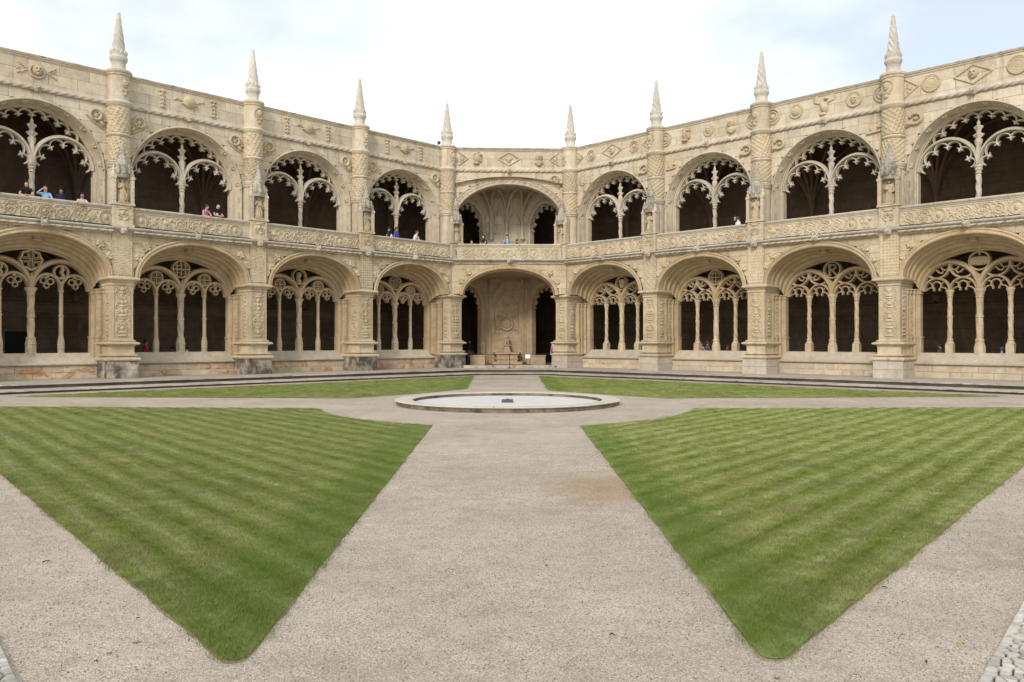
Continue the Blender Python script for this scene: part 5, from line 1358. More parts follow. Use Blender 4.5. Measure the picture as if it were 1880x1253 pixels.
# ------------------------------------------------------------------ platform and steps round the court
PE, TE = -3.9, -5.55
def in_frame(par): return par
def steps(label, origin, rot, x0, x1, m0, m1):
    S = empty('stone_steps', (*origin, PLAT), rot); tag(S, label, kind='structure')
    obj('platform', MB().strip([(.62, 0), (-.2, .0), (PE + .5, 0)], x0, x1, m0, m1), 'paving', S)
    L = (x1 + m1 * PE) - (x0 + m0 * PE); n = max(2, round(L / 2.1)); xs = [x0 + (x1 - x0) * i / n for i in range(n + 1)]
    r = random.Random(int(abs(x0) * 10) + 3)
    for i in range(n):
        a, b = xs[i] + .006, xs[i + 1] - .006; ma, mb_ = (m0 if i == 0 else m0 * (1 - i / n) + m1 * i / n), (m0 * (1 - (i + 1) / n) + m1 * (i + 1) / n)
        dz = r.uniform(-.008, .006); dy = r.uniform(-.015, .015)
        top = [(PE + .495, -.02), (PE + .495, .004 + dz), (PE + .04 + dy, .004 + dz), (PE + dy, -.014 + dz), (PE + .0 + dy, -.03), (PE + .05 + dy, -.045), (PE + .3, -.047)]
        obj('kerb_stone', MB().strip(top, a, b, ma, mb_, closed=True), 'kerb', S)
        top = [(PE + .1, -.165), (TE + .04 + dy, -.165 + dz), (TE + dy, -.185 + dz), (TE + dy, -.198), (TE + .05 + dy, -.21), (TE + .4, -.213)]
        obj('step_stone', MB().strip(top, a, b, ma, mb_, closed=True), 'kerb', S)
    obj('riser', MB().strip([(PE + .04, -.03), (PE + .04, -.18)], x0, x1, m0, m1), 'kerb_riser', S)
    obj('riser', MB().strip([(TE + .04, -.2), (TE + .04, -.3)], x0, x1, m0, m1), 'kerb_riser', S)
    return S
steps('stone platform and two worn steps along the left arcade', D_PT, R(45), -BAY * 5.2, 0, 0, MIT_L)
steps('short run of platform and steps in front of the fountain alcove', MID, CROT, -HL, HL, -MIT_L, MIT_R)
steps('stone platform and two worn steps along the right arcade', E_PT, R(-45), 0, BAY * 5.2, -MIT_R, 0)

# ------------------------------------------------------------------ round basin in the middle of the court
B = empty('fountain_basin', (*FC, 0)); tag(B, 'low round stone fountain basin with a pale floor at the crossing of the gravel paths', 'fountain')
obj('basin_wall', MB().lathe([(FR - .05, 0), (FR - .05, .142), (FR - .55, .143), (FR - .55, .03)], 96), 'basin_side', B)
obj('footing', MB().lathe([(FR + .16, -.02), (FR + .15, .012), (FR - .1, .02)], 96), 'paving', B)
NR = 15
for i in range(NR):
    a0, a1 = 2 * PI * i / NR + .002, 2 * PI * (i + 1) / NR - .002; dz = rnd.uniform(-.004, .004)
    prof = [(FR - .57, .144), (FR - .58, .155), (FR - .56, .175), (FR - .3, .185), (FR - .03, .178), (FR + .0, .165), (FR - .005, .15), (FR - .03, .144)]
    m = MB(); rows = [[((r_) * math.cos(a0 + (a1 - a0) * j / 8), (r_) * math.sin(a0 + (a1 - a0) * j / 8), z + dz) for r_, z in prof] for j in range(9)]
    m.grid(rows, close=True); n = len(prof); m.f.append(tuple(range(n))); m.f.append(tuple(range(9 * n - 1, 8 * n - 1, -1)))
    obj('rim_stone', m, 'basin_rim', B)
def basin_floor_mat():
    m, n, l, b = nmat('basin_floor', .38, .4)
    g = n.new('ShaderNodeNewGeometry'); pos = g.outputs['Position']
    c = mixc(n, l, mapr(n, l, noise(n, l, scaled(n, l, pos, (.8, 3.0, 1)), 1.1, 6, .65, 1.5), .56, .72, 0, .30), (.64, .635, .615), (.40, .395, .37))
    l.new(c, b.inputs['Base Color'])
    bn = n.new('ShaderNodeBump'); bn.inputs['Strength'].default_value = .25; bn.inputs['Distance'].default_value = .02
    l.new(noise(n, l, pos, 7, 4, .6), bn.inputs['Height']); l.new(bn.outputs[0], b.inputs['Normal'])
basin_floor_mat()
obj('basin_floor', MB().lathe([(FR - .56, .03), (FR - .56, .055), (.02, .058)], 96), 'basin_floor', B)
sp = obj('spout_block', MB().mould([(-.19, -.19), (.19, -.19), (.19, .19), (-.19, .19)], [(0, 0), (0, .075), (-.015, .09)]).lathe([(.045, .08), (.045, .115), (.02, .118)], 10), 'spout_grey', None, (FC[0], FC[1] - .1, .058)); tag(sp, 'small grey stone spout block in the middle of the round basin', 'spout')

# ------------------------------------------------------------------ cobbles in the near corners
def clip_poly(P, nx, ny, d):
    out = []
    for i in range(len(P)):
        a, b = P[i], P[(i + 1) % len(P)]; da, db = a[0] * nx + a[1] * ny - d, b[0] * nx + b[1] * ny - d
        if da <= 0: out.append(a)
        if da * db < 0: t = da / (da - db); out.append((a[0] + (b[0] - a[0]) * t, a[1] + (b[1] - a[1]) * t))
    return out
def cobbles(label, o0, u, nrm, s0, s1, tw, seed):
    r = random.Random(seed); pw, ph = .085, .062
    S = empty('cobble_pavement', (0, 0, 0)); tag(S, label, kind='structure')
    Wp = lambda s, t: (o0[0] + u[0] * s + nrm[0] * t, o0[1] + u[1] * s + nrm[1] * t)
    obj('bed', MB().add([(*Wp(s0, 0.0), .012), (*Wp(s1, 0.0), .012), (*Wp(s1, tw), .012), (*Wp(s0, tw), .012)], [(0, 1, 2, 3)]), 'cobble_bed', S)
    pts = []; nt, ns = int(tw / ph), int((s1 - s0) / pw)
    for j in range(nt):
        for i in range(ns): pts.append((s0 + (i + .5 + (.5 if j % 2 else 0)) * pw + r.uniform(-.034, .034), (j + .5) * ph + (0 if j == 0 else r.uniform(-.026, .026)), i, j))
    idx = {(i, j): (s, t) for s, t, i, j in pts}; rest = MB(); cnt = 0
    for s, t, i, j in pts:
        P = [(s - .1, t - .1), (s + .1, t - .1), (s + .1, t + .1), (s - .1, t + .1)]
        P = clip_poly(P, 0, -1, 0.0)
        for dj in (-2, -1, 0, 1, 2):
            for di in (-2, -1, 0, 1, 2):
                q = idx.get((i + di, j + dj))
                if (di or dj) and q:
                    nx, ny = q[0] - s, q[1] - t; L = math.hypot(nx, ny); nx, ny = nx / L, ny / L
                    P = clip_poly(P, nx, ny, nx * (s + q[0]) / 2 + ny * (t + q[1]) / 2 - .0065)
        if len(P) < 3: continue
        cx, cy = sum(p[0] for p in P) / len(P), sum(p[1] for p in P) / len(P); n = len(P); h = .03 + r.uniform(-.004, .006)
        ring = lambda k, z: [(*Wp(cx + (p[0] - cx) * k, cy + (p[1] - cy) * k), z) for p in P]
        m = MB().grid([ring(1, .0), ring(1, h - .008), ring(.9, h), ring(.6, h + .003)], close=True); m.f.append(tuple(range(3 * n, 4 * n)))
        wx, wy = Wp(cx, cy)
        if wy > 4.7 and abs(wx) < .665 * wy and cnt < 280: obj('cobble', m, 'cobble', S); cnt += 1
        else: rest.add(m.v, m.f)
    if rest.v: ro = obj('cobbles', rest, 'cobble', S); ro['kind'] = 'stuff'
cobbles('strip of pale cobbles in the near right corner of the court', (2.85, 4.83), (.639, .769), (.769, -.639), -1.2, 4.2, 1.3, 1)
cobbles('sliver of pale cobbles in the near left corner of the court', (-3.02, 4.83), (-.639, .769), (-.769, -.639), -1.2, 1.6, 1.0, 2)

# ------------------------------------------------------------------ fallen leaves and weeds on the gravel
def px_ground(u, v): Z = 1456 * CAM_H / (v - 626.5); return ((u - 940) / 1456 * Z, Z)
def leaf_mesh(seed, L):
    r = random.Random(seed); n = 7; m = MB(); rows = []
    for i in range(n):
        t = i / (n - 1); w = L * .28 * math.sin(PI * t) ** .8 * r.uniform(.8, 1.15); z = .004 + .012 * math.sin(PI * t) * r.uniform(.5, 1.3)
        rows.append([(L * (t - .5), -w, z + .006), (L * (t - .5), 0, z), (L * (t - .5), w, z + .008)])
    return m.grid(rows)
LV = [(1763, 1186, 'leaf_yellow', .05, 'yellow fallen leaf on the gravel near the right cobbles'), (200, 1137, 'leaf_yellow', .04, 'yellowish fallen leaf on the gravel at lower left'),
      (1624, 1083, 'leaf_brown', .05, 'dark shrivelled leaf beside the right lawn edge'), (85, 1035, 'leaf_brown', .07, 'dark curled leaf on the gravel at far lower left'),
      (1003, 1043, 'leaf_brown', .035, 'tiny dark leaf in the middle of the wide path'), (1124, 1171, 'leaf_brown', .04, 'dark leaf scrap on the wide path near the right lawn tip'),
      (1700, 1221, 'leaf_brown', .035, 'dark leaf scrap on the gravel left of the right cobbles'), (176, 1220, 'leaf_brown', .035, 'dark leaf scrap on the gravel near the bottom left'), (253, 1140, 'leaf_brown', .03, 'small dark leaf right of the yellowish leaf at lower left')]
for i, (u, v, mt, L, lb) in enumerate(LV):
    o = obj('fallen_leaf', leaf_mesh(i, L), mt, None, (*px_ground(u, v), .008), rz=i * 1.3); tag(o, lb, 'leaf', 'fallen leaves on the gravel')
def weed_mesh(seed):
    r = random.Random(seed); m = MB()
    for k in range(14):
        a = r.uniform(0, 2 * PI); L = r.uniform(.012, .035); h = r.uniform(.008, .02); w = .004
        m.add([(-w * math.sin(a), w * math.cos(a), 0), (w * math.sin(a), -w * math.cos(a), 0), (math.cos(a) * L, math.sin(a) * L, h)], [(0, 1, 2)])
    return m
for i, (u, v, lb) in enumerate([(204, 1201, 'small green weed in the gravel at the bottom left'), (250, 1182, 'pale green weed left of the left lawn tip'), (1425, 1248, 'tiny weed at the picture bottom below the right lawn tip')]):
    o = obj('weed', weed_mesh(i), 'weed_green', None, (*px_ground(u, v), .004)); tag(o, lb, 'weed', 'weeds in the gravel')

# ------------------------------------------------------------------ figures: one continuous skin grown over a skeleton
def grow(joints, edges, levels=1, scale=(1, 1, 1)):
    """joints: name -> (x, y, z, radius); edges: pairs. Returns (verts, faces) of the skinned, smoothed surface"""
    names = list(joints); ix = {n: i for i, n in enumerate(names)}
    me = bpy.data.meshes.new('skeleton'); me.from_pydata([joints[n][:3] for n in names], [(ix[a], ix[b]) for a, b in edges], []); me.update()
    o = bpy.data.objects.new('skeleton', me); COL.objects.link(o)
    sk = o.modifiers.new('skin', 'SKIN'); sk.use_smooth_shade = True
    for i, n in enumerate(names):
        r = joints[n][3]; me.skin_vertices[0].data[i].radius = (r, r) if not isinstance(r, tuple) else r
        me.skin_vertices[0].data[i].use_root = (i == 0)
    sb = o.modifiers.new('sub', 'SUBSURF'); sb.levels = levels; sb.render_levels = levels
    dg = bpy.context.evaluated_depsgraph_get(); ev = o.evaluated_get(dg); m2 = ev.to_mesh()
    V = [tuple(v.co) for v in m2.vertices]; F = [tuple(p.vertices) for p in m2.polygons]
    ev.to_mesh_clear(); bpy.data.objects.remove(o); bpy.data.meshes.remove(me)
    return V, F

def person_mesh(name, pose, shirt, legs, skin='skin', sleeve='short', turn=0.0, seed=0):
    r = random.Random(seed); lean = {'lean': .20, 'stand': .0, 'sit': .06, 'shade': .16, 'slump': .24}[pose]
    H0 = 0.0 if pose != 'sit' else -.42          # seated: hips at 0.5 m
    J = {}
    J['pelvis'] = (0, 0, .95 + H0, .135); J['waist'] = (0, -lean * .3, 1.12 + H0, .125); J['chest'] = (0, -lean * .75, 1.33 + H0, .145)
    J['collar'] = (0, -lean * .98, 1.45 + H0, .085); J['neck'] = (0, -lean * 1.08, 1.515 + H0, .052)
    hx, hy, hz = math.sin(turn) * .02, -lean * 1.22 - .015, 1.60 + H0
    J['jaw'] = (hx, hy - .01, hz - .02, .072); J['head'] = (hx * 1.2, hy + .005, hz + .055, .092); J['crown'] = (hx * 1.2, hy + .015, hz + .125, .062)
    J['nose'] = (hx + math.sin(turn) * .1, hy - math.cos(turn) * .105, hz + .025, .016)
    E = [('pelvis', 'waist'), ('waist', 'chest'), ('chest', 'collar'), ('collar', 'neck'), ('neck', 'jaw'), ('jaw', 'head'), ('head', 'crown'), ('jaw', 'nose')]
    for s, q in ((-1, 'l'), (1, 'r')):
        sh = (s * .175, -lean * .92, 1.42 + H0)
        J['shoulder' + q] = (*sh, .062)
        if pose in ('lean', 'slump'): el = (s * .27, -lean - .12, 1.16); wr = (s * .10 + .03, -lean - .30, 1.10); ha = (s * .03, -lean - .37, 1.105)
        elif pose == 'shade' and s < 0: el = (s * .34, -lean - .14, 1.40); wr = (s * .15, -lean - .20, 1.58); ha = (s * .05, -lean - .21, 1.66)
        elif pose == 'shade': el = (s * .28, -lean - .10, 1.16); wr = (s * .12, -lean - .28, 1.10); ha = (s * .05, -lean - .35, 1.10)
        elif pose == 'sit': el = (s * .25, -.10, 1.18 + H0); wr = (s * .14, -.28, 1.10 + H0); ha = (s * .09, -.35, 1.11 + H0)
        else: el = (s * .24, .03 + r.uniform(-.05, .02), 1.15); wr = (s * .25, -.08, .92); ha = (s * .245, -.10, .83)
        J['elbow' + q] = (*el, .042); J['wrist' + q] = (*wr, .030); J['hand' + q] = (*ha, .034)
        d = Vector(ha) - Vector(wr); d.normalize()
        J['thumb' + q] = (ha[0] - s * .03, ha[1] + d.y * .02, ha[2] + .02, .013)
        E += [('chest', 'shoulder' + q), ('shoulder' + q, 'elbow' + q), ('elbow' + q, 'wrist' + q), ('wrist' + q, 'hand' + q), ('wrist' + q, 'thumb' + q)]
        for f_ in range(4):
            J['finger%d%s' % (f_, q)] = (ha[0] + d.x * .07 + (f_ - 1.5) * .016 * (1 if abs(d.x) < .8 else .2), ha[1] + d.y * (.07 - abs(f_ - 1.4) * .008), ha[2] + d.z * .07 + (0 if abs(d.x) < .8 else (f_ - 1.5) * .016), .010)
            E.append(('hand' + q, 'finger%d%s' % (f_, q)))
        J['hip' + q] = (s * .095, .0, .88 + H0, .098)
        if pose == 'sit': kn = (s * .12, -.44, .50); an = (s * .12, -.42, .09); to = (s * .13, -.58, .04)
        else: kn = (s * .10, -.02, .50); an = (s * .10, .03, .09); to = (s * .12, -.13, .04)
        J['knee' + q] = (*kn, .066); J['ankle' + q] = (*an, .043); J['toe' + q] = (*to, .040)
        E += [('pelvis', 'hip' + q), ('hip' + q, 'knee' + q), ('knee' + q, 'ankle' + q), ('ankle' + q, 'toe' + q)]
    V, F = grow(J, E)
    me = bpy.data.meshes.new(name); me.from_pydata(V, [], F)
    for m in ('cloth_' + shirt, 'cloth_' + legs, skin, 'shoe'): me.materials.append(MATS[m])
    def dist(p, a, b):
        a, b = Vector(J[a][:3]), Vector(J[b][:3]); ab = b - a; t = max(0, min(1, (p - a).dot(ab) / max(ab.length_squared, 1e-9))); return (p - a - ab * t).length, t
    for pl in me.polygons:
        c = Vector(pl.center); best = min(((dist(c, a, b)[0] - min(J[a][3], J[b][3]), a, b, dist(c, a, b)[1]) for a, b in E), key=lambda x: x[0])
        a, b, t = best[1], best[2], best[3]; k = 0
        if a.startswith('hip') or b.startswith('hip'): k = 1
        if a.startswith('knee'): k = 1
        if b.startswith('toe'): k = 3
        if a == 'pelvis' and b == 'waist' and t < .35: k = 1
        if b in ('jaw', 'head', 'crown', 'nose') or (b == 'neck' and t > .4): k = 2
        if b.startswith(('wrist', 'hand', 'thumb', 'finger')): k = 0 if (sleeve == 'long' and b.startswith('wrist')) else 2
        if a.startswith('shoulder') and b.startswith('elbow') and t > .62 and sleeve == 'short': k = 2
        pl.material_index = k
    me.polygons.foreach_set('use_smooth', [True] * len(me.polygons)); me.update()
    return me, (hx * 1.2, hy + .005, hz + .055)

def hair_mesh(h, style, turn):
    mb = MB(); R_ = .108; rows = []
    for i in range(7):
        ph = PI / 2 * (1 - i / 6 * (1.32 if style != 'bald' else .5)); row = []
        for j in range(14):
            t = 2 * PI * j / 14; face = math.cos(t - (-PI / 2 + turn))
            z = math.sin(ph); rr = math.cos(ph)
            if face > .35 and z < .38: z = .38; rr = .93       # clear of the face
            row.append((rr * R_ * .93 * math.cos(t), rr * R_ * 1.05 * math.sin(t) + .012, z * R_ * 1.18 + .012))
        rows.append(row)
    mb.grid(rows, close=True)
    if style == 'long': mb.lathe([(.02, .05), (.085, .02), (.10, -.08), (.085, -.2), (.05, -.27), (.01, -.29)], 10, -math.sin(turn) * .03, .055 * math.cos(turn), flat_y=.6)
    if style == 'bun': mb.lathe([(.0, .06), (.05, .08), (.07, .12), (.05, .165), (0, .18)], 10, -.02, .07)
    if style == 'cap': mb.lathe([(.125, .045), (.12, .06), (.0, .062)], 14, 0, -.03)
    mb.v = [(x + h[0], y + h[1], z + h[2]) for x, y, z in mb.v]
    return mb.mesh('hair', 60)

def to_world(origin, rot, x, y, z=0.0):
    return (origin[0] + x * math.cos(rot) - y * math.sin(rot), origin[1] + x * math.sin(rot) + y * math.cos(rot), PLAT + z)
FR = {'L': (D_PT, R(45)), 'R': (E_PT, R(-45)), 'C': (MID, CROT)}
def along(fr, u, d):
    """distance along a wing at which the sight line u meets the plane d"""
    (ox, oy), rt = FR[fr]; t = (u - 940) / 1456; bx, by = ox - d * math.sin(rt), oy + d * math.cos(rt)
    return (t * by - bx) / (math.cos(rt) - t * math.sin(rt))
def person(fr, u, d, z, pose, shirt, legs, label, hair='hair_dark', style='short', skin='skin', sleeve='short', face=0.0, turn=0.0, group=None, h=1.0, extra=None, seed=0):
    x = along(fr, u, d); (o_, rt) = FR[fr]
    root = empty('person', to_world(o_, rt, x, d, z), rt + face); root.scale = (h, h, h)
    tag(root, label, 'person', group)
    me, hd = person_mesh('body', pose, shirt, legs, skin, sleeve, turn, seed)
    obj('body', me, None, root)
    hm = hair if style != 'cap' else 'cloth_cap'
    if style != 'bald': obj('hair', hair_mesh(hd, style, turn), hm, root)
    if extra == 'straps':
        for s in (-1, 1): obj('strap', MB().tube([(s * .10, .04, 1.46), (s * .11, -.09, 1.44), (s * .10, -.15, 1.3), (s * .12, -.12, 1.1)], .02, 5), 'cloth_navy', root)
        obj('backpack', MB().lathe([(.02, 1.05), (.15, 1.08), (.17, 1.25), (.15, 1.42), (.02, 1.46)], 10, 0, .19, flat_y=.6), 'cloth_navy', root)
    if extra == 'bag': obj('bag', MB().lathe([(.02, .98), (.10, 1.0), (.12, 1.2), (.04, 1.34), (.01, 1.36)], 8, .12, -.16, flat_y=.5), 'white_bag', root)
    if extra == 'camera':
        for s in (-1, 1): obj('strap', MB().tube([(s * .06, .0, 1.49), (s * .08, -.14, 1.36), (s * .03, -.18, 1.18)], .013, 5), 'cloth_black', root)
        obj('camera_body', MB().box(-.06, .06, -.24, -.16, 1.12, 1.2), 'cloth_black', root)
    if extra == 'crossbag': obj('strap', MB().tube([(-.12, -.15, 1.46), (0, -.31, 1.30), (.14, -.22, 1.12)], .016, 5), 'cloth_purple', root)
    if extra == 'print': obj('shirt_print', MB().lathe([(.02, 1.16), (.08, 1.2), (.09, 1.3), (.05, 1.38), (.01, 1.4)], 8, 0, -.235, flat_y=.35), 'cloth_white', root)
    return root
UP = Z_FLOOR2
GB, GS = 'visitors at the upper balustrade', 'visitors in the lower gallery'
person('L', 50, -.30, UP, 'lean', 'black', 'jeans', 'man in a black shirt leaning on the balustrade at the far left', 'hair_dark', 'short', 'skin', face=-.35, group=GB, seed=1)
person('L', 84, -.26, UP - .10, 'shade', 'lightblue', 'khaki', 'man in a light blue shirt shading his eyes with one hand', 'hair_brown', 'short', 'skin', sleeve='long', face=-.3, group=GB, seed=2)
person('L', 112, .55, UP, 'stand', 'navy', 'black', 'dark-clothed person standing in the shade behind the light blue shirt', 'hair_dark', 'short', 'skin_brown', 'long', group=GB, h=1.03, seed=3)
person('L', 150, -.26, UP - .22, 'lean', 'palepink', 'jeans', 'dark-haired person in a pale pink shirt low behind the left rail', 'hair_dark', 'short', 'skin_brown', face=-.2, group=GB, seed=4)
person('L', 374, -.30, UP, 'lean', 'pink', 'jeans', 'woman in a pink top with a bag strap beside the bald man', 'hair_brown', 'short', 'skin', face=.25, turn=.6, group=GB, extra='crossbag', h=.97, seed=5)
person('L', 393, -.28, UP, 'slump', 'black', 'khaki', 'bald man in a black T-shirt with white print leaning on the rail', 'hair_dark', 'bald', 'skin', face=.25, turn=.5, group=GB, extra='print', h=1.03, seed=6)
person('L', 713, -.28, UP, 'stand', 'navy', 'jeans', 'woman in dark blue carrying a white bag at the rail', 'hair_dark', 'long', 'skin', face=.5, turn=.6, group=GB, extra='bag', seed=7)
person('L', 728, -.28, UP, 'stand', 'royal', 'jeans', 'person in a royal blue T-shirt beside the upper column', 'hair_dark', 'short', 'skin_brown', face=.2, group=GB, h=1.03, seed=8)
person('L', 759, -.30, UP - .03, 'lean', 'white', 'khaki', 'person in a white shirt with camera straps leaning on the rail', 'hair_brown', 'short', 'skin', face=.5, turn=.5, group=GB, extra='camera', seed=9)
person('C', 862, -.20, UP - .40, 'lean', 'white', 'jeans', 'person bent low behind the corner rail at its left end', 'hair_brown', 'short', 'skin', face=.6, group=GB, seed=10)
person('C', 893, -.22, UP - .02, 'lean', 'navy', 'black', 'long-haired woman in dark navy at the corner balustrade', 'hair_dark', 'long', 'skin', face=-.9, group=GB, seed=11)
person('C', 931, -.22, UP, 'stand', 'lightblue', 'jeans', 'man in a light blue shirt with backpack straps at the corner rail', 'hair_brown', 'short', 'skin', face=.1, group=GB, extra='straps', seed=12)
person('C', 947, -.16, UP - .34, 'lean', 'black', 'black', 'dark-dressed person bent over the corner rail beside the backpack man', 'hair_dark', 'short', 'skin_brown', 'long', face=.3, group=GB, seed=13)
person('R', 1355, -.20, UP - .12, 'stand', 'white', 'khaki', 'man in a white shirt standing with his back to the right-hand rail', 'hair_brown', 'short', 'skin', face=2.6, turn=.4, group=GB, seed=14)
person('R', 1350, .25, UP, 'stand', 'black', 'khaki', 'red-faced man partly hidden behind the white shirt', 'hair_brown', 'short', 'skin', face=.3, group=GB, seed=15)
LO = .12
person('L', 265, 2.2, LO + .38, 'sit', 'red', 'black', 'woman with a hair bun in a red top reading in the left gallery', 'hair_dark', 'bun', 'skin_brown', 'long', face=1.5, group=GS, seed=16)
person('L', 317, 1.62, LO + .05, 'sit', 'black', 'black', 'dark-haired person in black seated left of the main column', 'hair_dark', 'short', 'skin_brown', 'short', face=3.0, group=GS, seed=17)
person('L', 343, 1.62, LO + .05, 'sit', 'white', 'jeans', 'dark-haired person in white seated right of the main column', 'hair_dark', 'short', 'skin', 'short', face=2.7, group=GS, seed=18)
person('L', 61, 2.3, LO, 'stand', 'purple', 'black', 'person in purple standing by the dark doorway at far left', 'hair_dark', 'short', 'skin', 'long', face=.8, group=GS, seed=19)
person('L', 4, 1.62, LO + .05, 'sit', 'maroon', 'green', 'person in maroon and green seated at the left picture edge', 'hair_dark', 'short', 'skin_brown', 'long', face=2.6, group=GS, seed=20)
person('L', 751, 1.62, LO + .12, 'sit', 'slate', 'black', 'person in slate grey seated behind the last slim left column', 'hair_dark', 'short', 'skin_brown', 'long', face=2.2, group=GS, seed=21)
person('C', 862, 4.4, LO, 'stand', 'black', 'slate', 'dim figure in dark clothes inside the left alcove opening', 'hair_dark', 'short', 'skin_brown', 'long', face=.2, group=GS, seed=22)
person('C', 1018, 1.6, LO, 'stand', 'palepink', 'black', 'person in pinkish clothes half hidden by the right alcove pier', 'hair_dark', 'short', 'skin', 'short', face=-.4, group=GS, seed=23)
person('R', 1092, 1.62, LO + .10, 'sit', 'navy', 'black', 'dark-clothed person seated left of a slim column, nearest the alcove on the right', 'hair_dark', 'short', 'skin_brown', 'long', face=-2.6, group=GS, seed=24)
person('R', 1286, 2.0, LO + .30, 'sit', 'tan', 'black', 'person in a tan top seated left of the blue-clothed one', 'hair_brown', 'short', 'skin', 'short', face=2.9, group=GS, seed=25)
person('R', 1297, 2.1, LO + .32, 'sit', 'slate', 'jeans', 'person in blue-grey seated by the carved main column', 'hair_brown', 'short', 'skin', 'long', face=2.7, group=GS, seed=26)
person('R', 1333, 1.62, LO + .14, 'sit', 'maroon', 'black', 'person in dark red beside the slim column behind the globe roundel bay', 'hair_dark', 'short', 'skin_brown', 'long', face=2.6, group=GS, seed=27)
person('R', 1729, 1.62, LO + .22, 'sit', 'green', 'black', 'dark green clothed person left of the slim column at far right', 'hair_dark', 'short', 'skin_brown', 'long', face=-1.8, group=GS, seed=28)
person('R', 1839, 1.60, LO + .05, 'sit', 'lightblue', 'jeans', 'person in a blue cap and light blue shirt seen from behind', 'hair_dark', 'cap', 'skin', 'short', face=3.1, group=GS, seed=29)
person('R', 1869, 1.62, LO - .05, 'sit', 'maroon', 'black', 'dark-haired person in dark red at the right picture edge', 'hair_dark', 'short', 'skin_brown', 'long', face=2.8, group=GS, seed=30)

# ------------------------------------------------------------------ saints in the niches
def saint(kind):
    J = {'chest': (0, 0, .82, .12), 'waist': (0, 0, .62, .115), 'collar': (0, 0, .95, .08), 'neck': (0, 0, 1.0, .045), 'jaw': (0, -.012, 1.05, .06), 'head': (0, 0, 1.115, .078), 'crown': (0, .01, 1.17, .055), 'nose': (0, -.09, 1.09, .014), 'beard': (0, -.06, 1.0, .035 if kind != 1 else .012)}
    E = [('chest', 'waist'), ('chest', 'collar'), ('collar', 'neck'), ('neck', 'jaw'), ('jaw', 'head'), ('head', 'crown'), ('jaw', 'nose'), ('jaw', 'beard')]
    arm = [((.22, -.08, .68), (.06, -.2, .74)), ((.21, -.05, .66), (.14, -.2, .88)), ((.23, -.03, .62), (.2, -.17, .52))]
    for s, q in ((-1, 'l'), (1, 'r')):
        el, ha = arm[(kind + (s > 0)) % 3]
        J['shoulder' + q] = (s * .16, 0, .9, .065); J['elbow' + q] = (s * el[0], el[1], el[2], .06); J['hand' + q] = (s * ha[0], ha[1], ha[2], .036); J['finger' + q] = (s * ha[0] * .7, ha[1] - .05, ha[2] + .03, .018)
        E += [('chest', 'shoulder' + q), ('shoulder' + q, 'elbow' + q), ('elbow' + q, 'hand' + q), ('hand' + q, 'finger' + q)]
    V, F = grow(J, E); mb = MB().add(V, F)
    mb.lathe([(.23, 0, .06), (.25, .02, .12), (.225, .2, .12), (.20, .4, .10), (.165, .58, .06), (.15, .7, .04), (.12, .84, .0)], 28, lobes=9, twist=1.2, flat_y=.8)
    mb.tube([(-.16, -.06, .86), (.02, -.17, .6), (.15, -.15, .34), (.1, -.17, .1)], .045, 6)
    if kind == 0: mb.tube([(.2, -.2, .05), (.21, -.2, 1.2)], .018, 6)
    elif kind == 1: mb.box(-.09, .05, -.27, -.21, .66, .86)
    else: mb.tube([(-.23, -.18, .35), (-.2, -.2, 1.1)], .02, 6)
    mb.box(-.26, .26, -.24, .2, -.06, 0.0)
    return mb.mesh('statue', 60)
SAINTS = [saint(i) for i in range(3)]
ORD = ['first', 'second', 'third', 'fourth', 'fifth', 'sixth', 'seventh', 'eighth']
def put_saint(fr, x, k, label):
    (o_, rt) = FR[fr]; s = obj('statue', SAINTS[k % 3], 'limestone_carved', None, to_world(o_, rt, x, -.79, 8.50), rz=rt); s.scale = (.98, .98, .98)
    tag(s, label, 'statue', 'stone saints in the balustrade niches')
lp = [-(BAY * 3 + .1), -(BAY * 2 + .1), -(BAY + .1), .1]; rp = [-.1, BAY + .1, BAY * 2 + .1, BAY * 3 + .1]
for i, x in enumerate(lp): put_saint('L', x, i, 'carved stone saint in the niche under the %s pinnacle from the left' % ORD[i])
for i, x in enumerate(rp): put_saint('R', x, i + 1, 'carved stone saint in the niche under the %s pinnacle from the left' % ORD[4 + i])

# ------------------------------------------------------------------ lion fountain in the alcove
YL = YC - .55
P8 = [(-1.0, -.45), (1.0, -.45), (1.3, .5), (-1.3, .5)]
lf = empty('wall_fountain', to_world(MID, CROT, 0, YL, .125), CROT); tag(lf, 'stepped stone wall fountain below the lion in the corner alcove', 'wall fountain')
obj('base_step', MB().mould(P8, [(.12, 0), (.12, .16), (.08, .18)]), 'fountain_niche', lf)
obj('basin', MB().mould([(-.72, -.4), (.72, -.4), (.85, .5), (-.85, .5)], [(.02, .18), (.02, .30), (.10, .34), (.10, .40), (.02, .44), (.05, .66), (.16, .72), (.16, .84), (.10, .86)]), 'fountain_niche', lf)
ped = obj('lion_pedestal', MB().mould([(-.16, -.14), (.16, -.14), (.16, .2), (-.16, .2)], [(.1, .86), (.1, .92), (.06, .94), (.0, 1.25), (.02, 1.28), (.10, 1.34), (.10, 1.40)]), 'fountain_niche', lf)
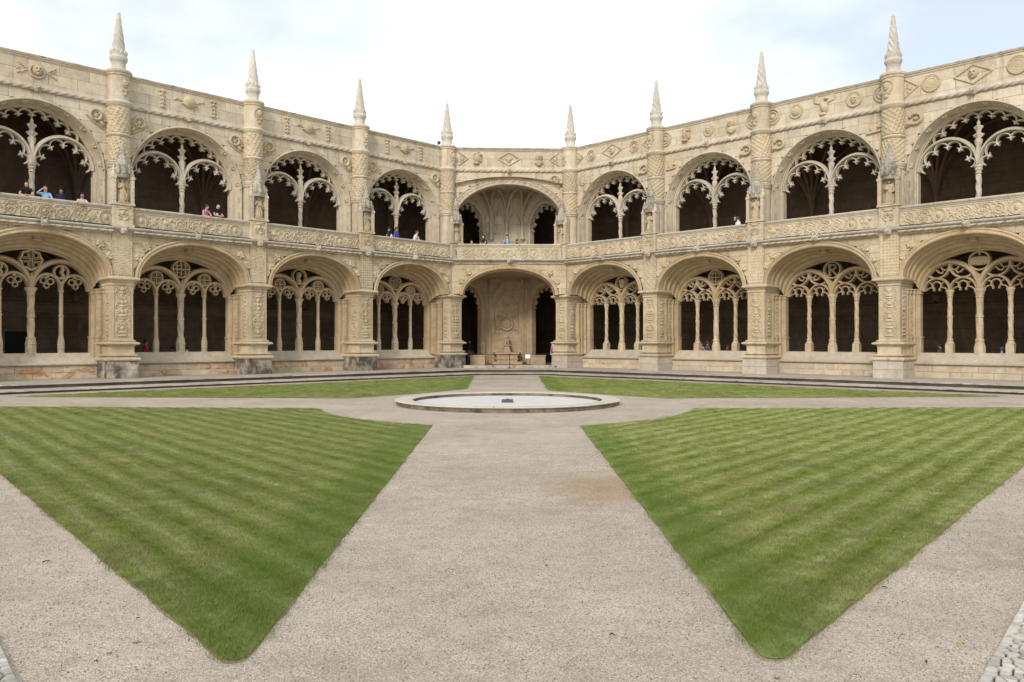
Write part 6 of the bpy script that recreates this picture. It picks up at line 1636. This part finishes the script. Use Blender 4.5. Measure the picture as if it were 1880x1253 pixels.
def lion():
    J = {'rump': (0, .12, .16, .12), 'belly': (0, .04, .27, .11), 'chest': (0, -.06, .38, .115), 'neck': (0, -.08, .48, .12), 'head': (0, -.13, .57, .095), 'muzzle': (0, -.24, .545, .055), 'nose': (0, -.28, .55, .03), 'crown': (0, -.08, .66, .05),
         'tail1': (.1, .22, .08, .025), 'tail2': (.2, .1, .04, .022), 'tail3': (.22, -.02, .06, .03)}
    E = [('rump', 'belly'), ('belly', 'chest'), ('chest', 'neck'), ('neck', 'head'), ('head', 'muzzle'), ('muzzle', 'nose'), ('head', 'crown'), ('rump', 'tail1'), ('tail1', 'tail2'), ('tail2', 'tail3')]
    for s, q in ((-1, 'l'), (1, 'r')):
        J.update({'sh' + q: (s * .09, -.1, .34, .055), 'wr' + q: (s * .085, -.16, .14, .038), 'paw' + q: (s * .085, -.2, .03, .045), 'toe' + q: (s * .085, -.26, .025, .03),
                  'th' + q: (s * .13, .05, .15, .085), 'hock' + q: (s * .14, .1, .05, .04), 'foot' + q: (s * .15, -.08, .03, .042), 'ear' + q: (s * .075, -.1, .655, .022)})
        E += [('chest', 'sh' + q), ('sh' + q, 'wr' + q), ('wr' + q, 'paw' + q), ('paw' + q, 'toe' + q), ('rump', 'th' + q), ('th' + q, 'hock' + q), ('hock' + q, 'foot' + q), ('head', 'ear' + q)]
    V, F = grow(J, E); m = MB().add(V, F)
    m.lathe([(.04, .38), (.12, .42, .12), (.135, .52, .14), (.11, .60, .12), (.03, .64, 0)], 20, 0, -.045, lobes=9, flat_y=.62); return m
ln = obj('lion_statue', lion(), 'fountain_niche', None, to_world(MID, CROT, 0, YL + .03, .125 + 1.40), rz=CROT); ln.scale = (1.05,) * 3
tag(ln, 'small seated stone lion statue on a tapered pedestal in the corner alcove', 'statue')

# ------------------------------------------------------------------ barrier in front of the alcove, camera on the parapet
px_, py_ = .0, -1.45
bp_ = empty('barrier_post', to_world(MID, CROT, px_, py_, .005), CROT); tag(bp_, 'black barrier post standing on the platform before the alcove', 'barrier post')
obj('post', MB().lathe([(.028, .02), (.028, .93), (.04, .94), (.04, .98), (.02, .99)], 12), 'iron_black', bp_); obj('foot', MB().lathe([(.20, 0), (.20, .012), (.05, .035), (.03, .05)], 20), 'iron_black', bp_)
def sag(a, b, dz, n=14): return [tuple(Vector(a).lerp(Vector(b), i / n) + Vector((0, 0, -dz * 4 * (i / n) * (1 - i / n)))) for i in range(n + 1)]
for pts, lb in ((sag((px_, py_, .93), (-2.95, -.55, .98), .05), 'black barrier rope from the post to the left alcove pier'), (sag((px_, py_, .93), (2.95, -.55, .98), .05), 'black barrier rope with the white notice, from the post to the right pier')):
    o = obj('barrier_rope', MB().tube(pts, .014, 6), 'iron_black', None, to_world(MID, CROT, 0, 0), rz=CROT); tag(o, lb, 'rope', 'barrier ropes')
sg_ = obj('notice', MB().box(-.17, .17, -.008, .008, -.26, 0), 'sign_white', None, to_world(MID, CROT, 1.22, -1.10, .90), rz=CROT + .2); tag(sg_, 'white paper notice hanging from the barrier rope', 'notice')
sx_ = along('L', 804, .3); ct = empty('security_camera', to_world(D_PT, R(45), sx_, .3, 14.97), R(45)); tag(ct, 'small dark security camera on the parapet left of the corner pinnacle', 'security camera')
obj('bracket', MB().tube([(0, 0, 0), (0, 0, .22), (0, -.08, .27)], .025, 6), 'iron_black', ct)
obj('dome', MB().lathe([(.0, .10), (.08, .13), (.11, .20), (.11, .28), (.09, .30), (.0, .31)], 14, 0, -.12), 'iron_black', ct)
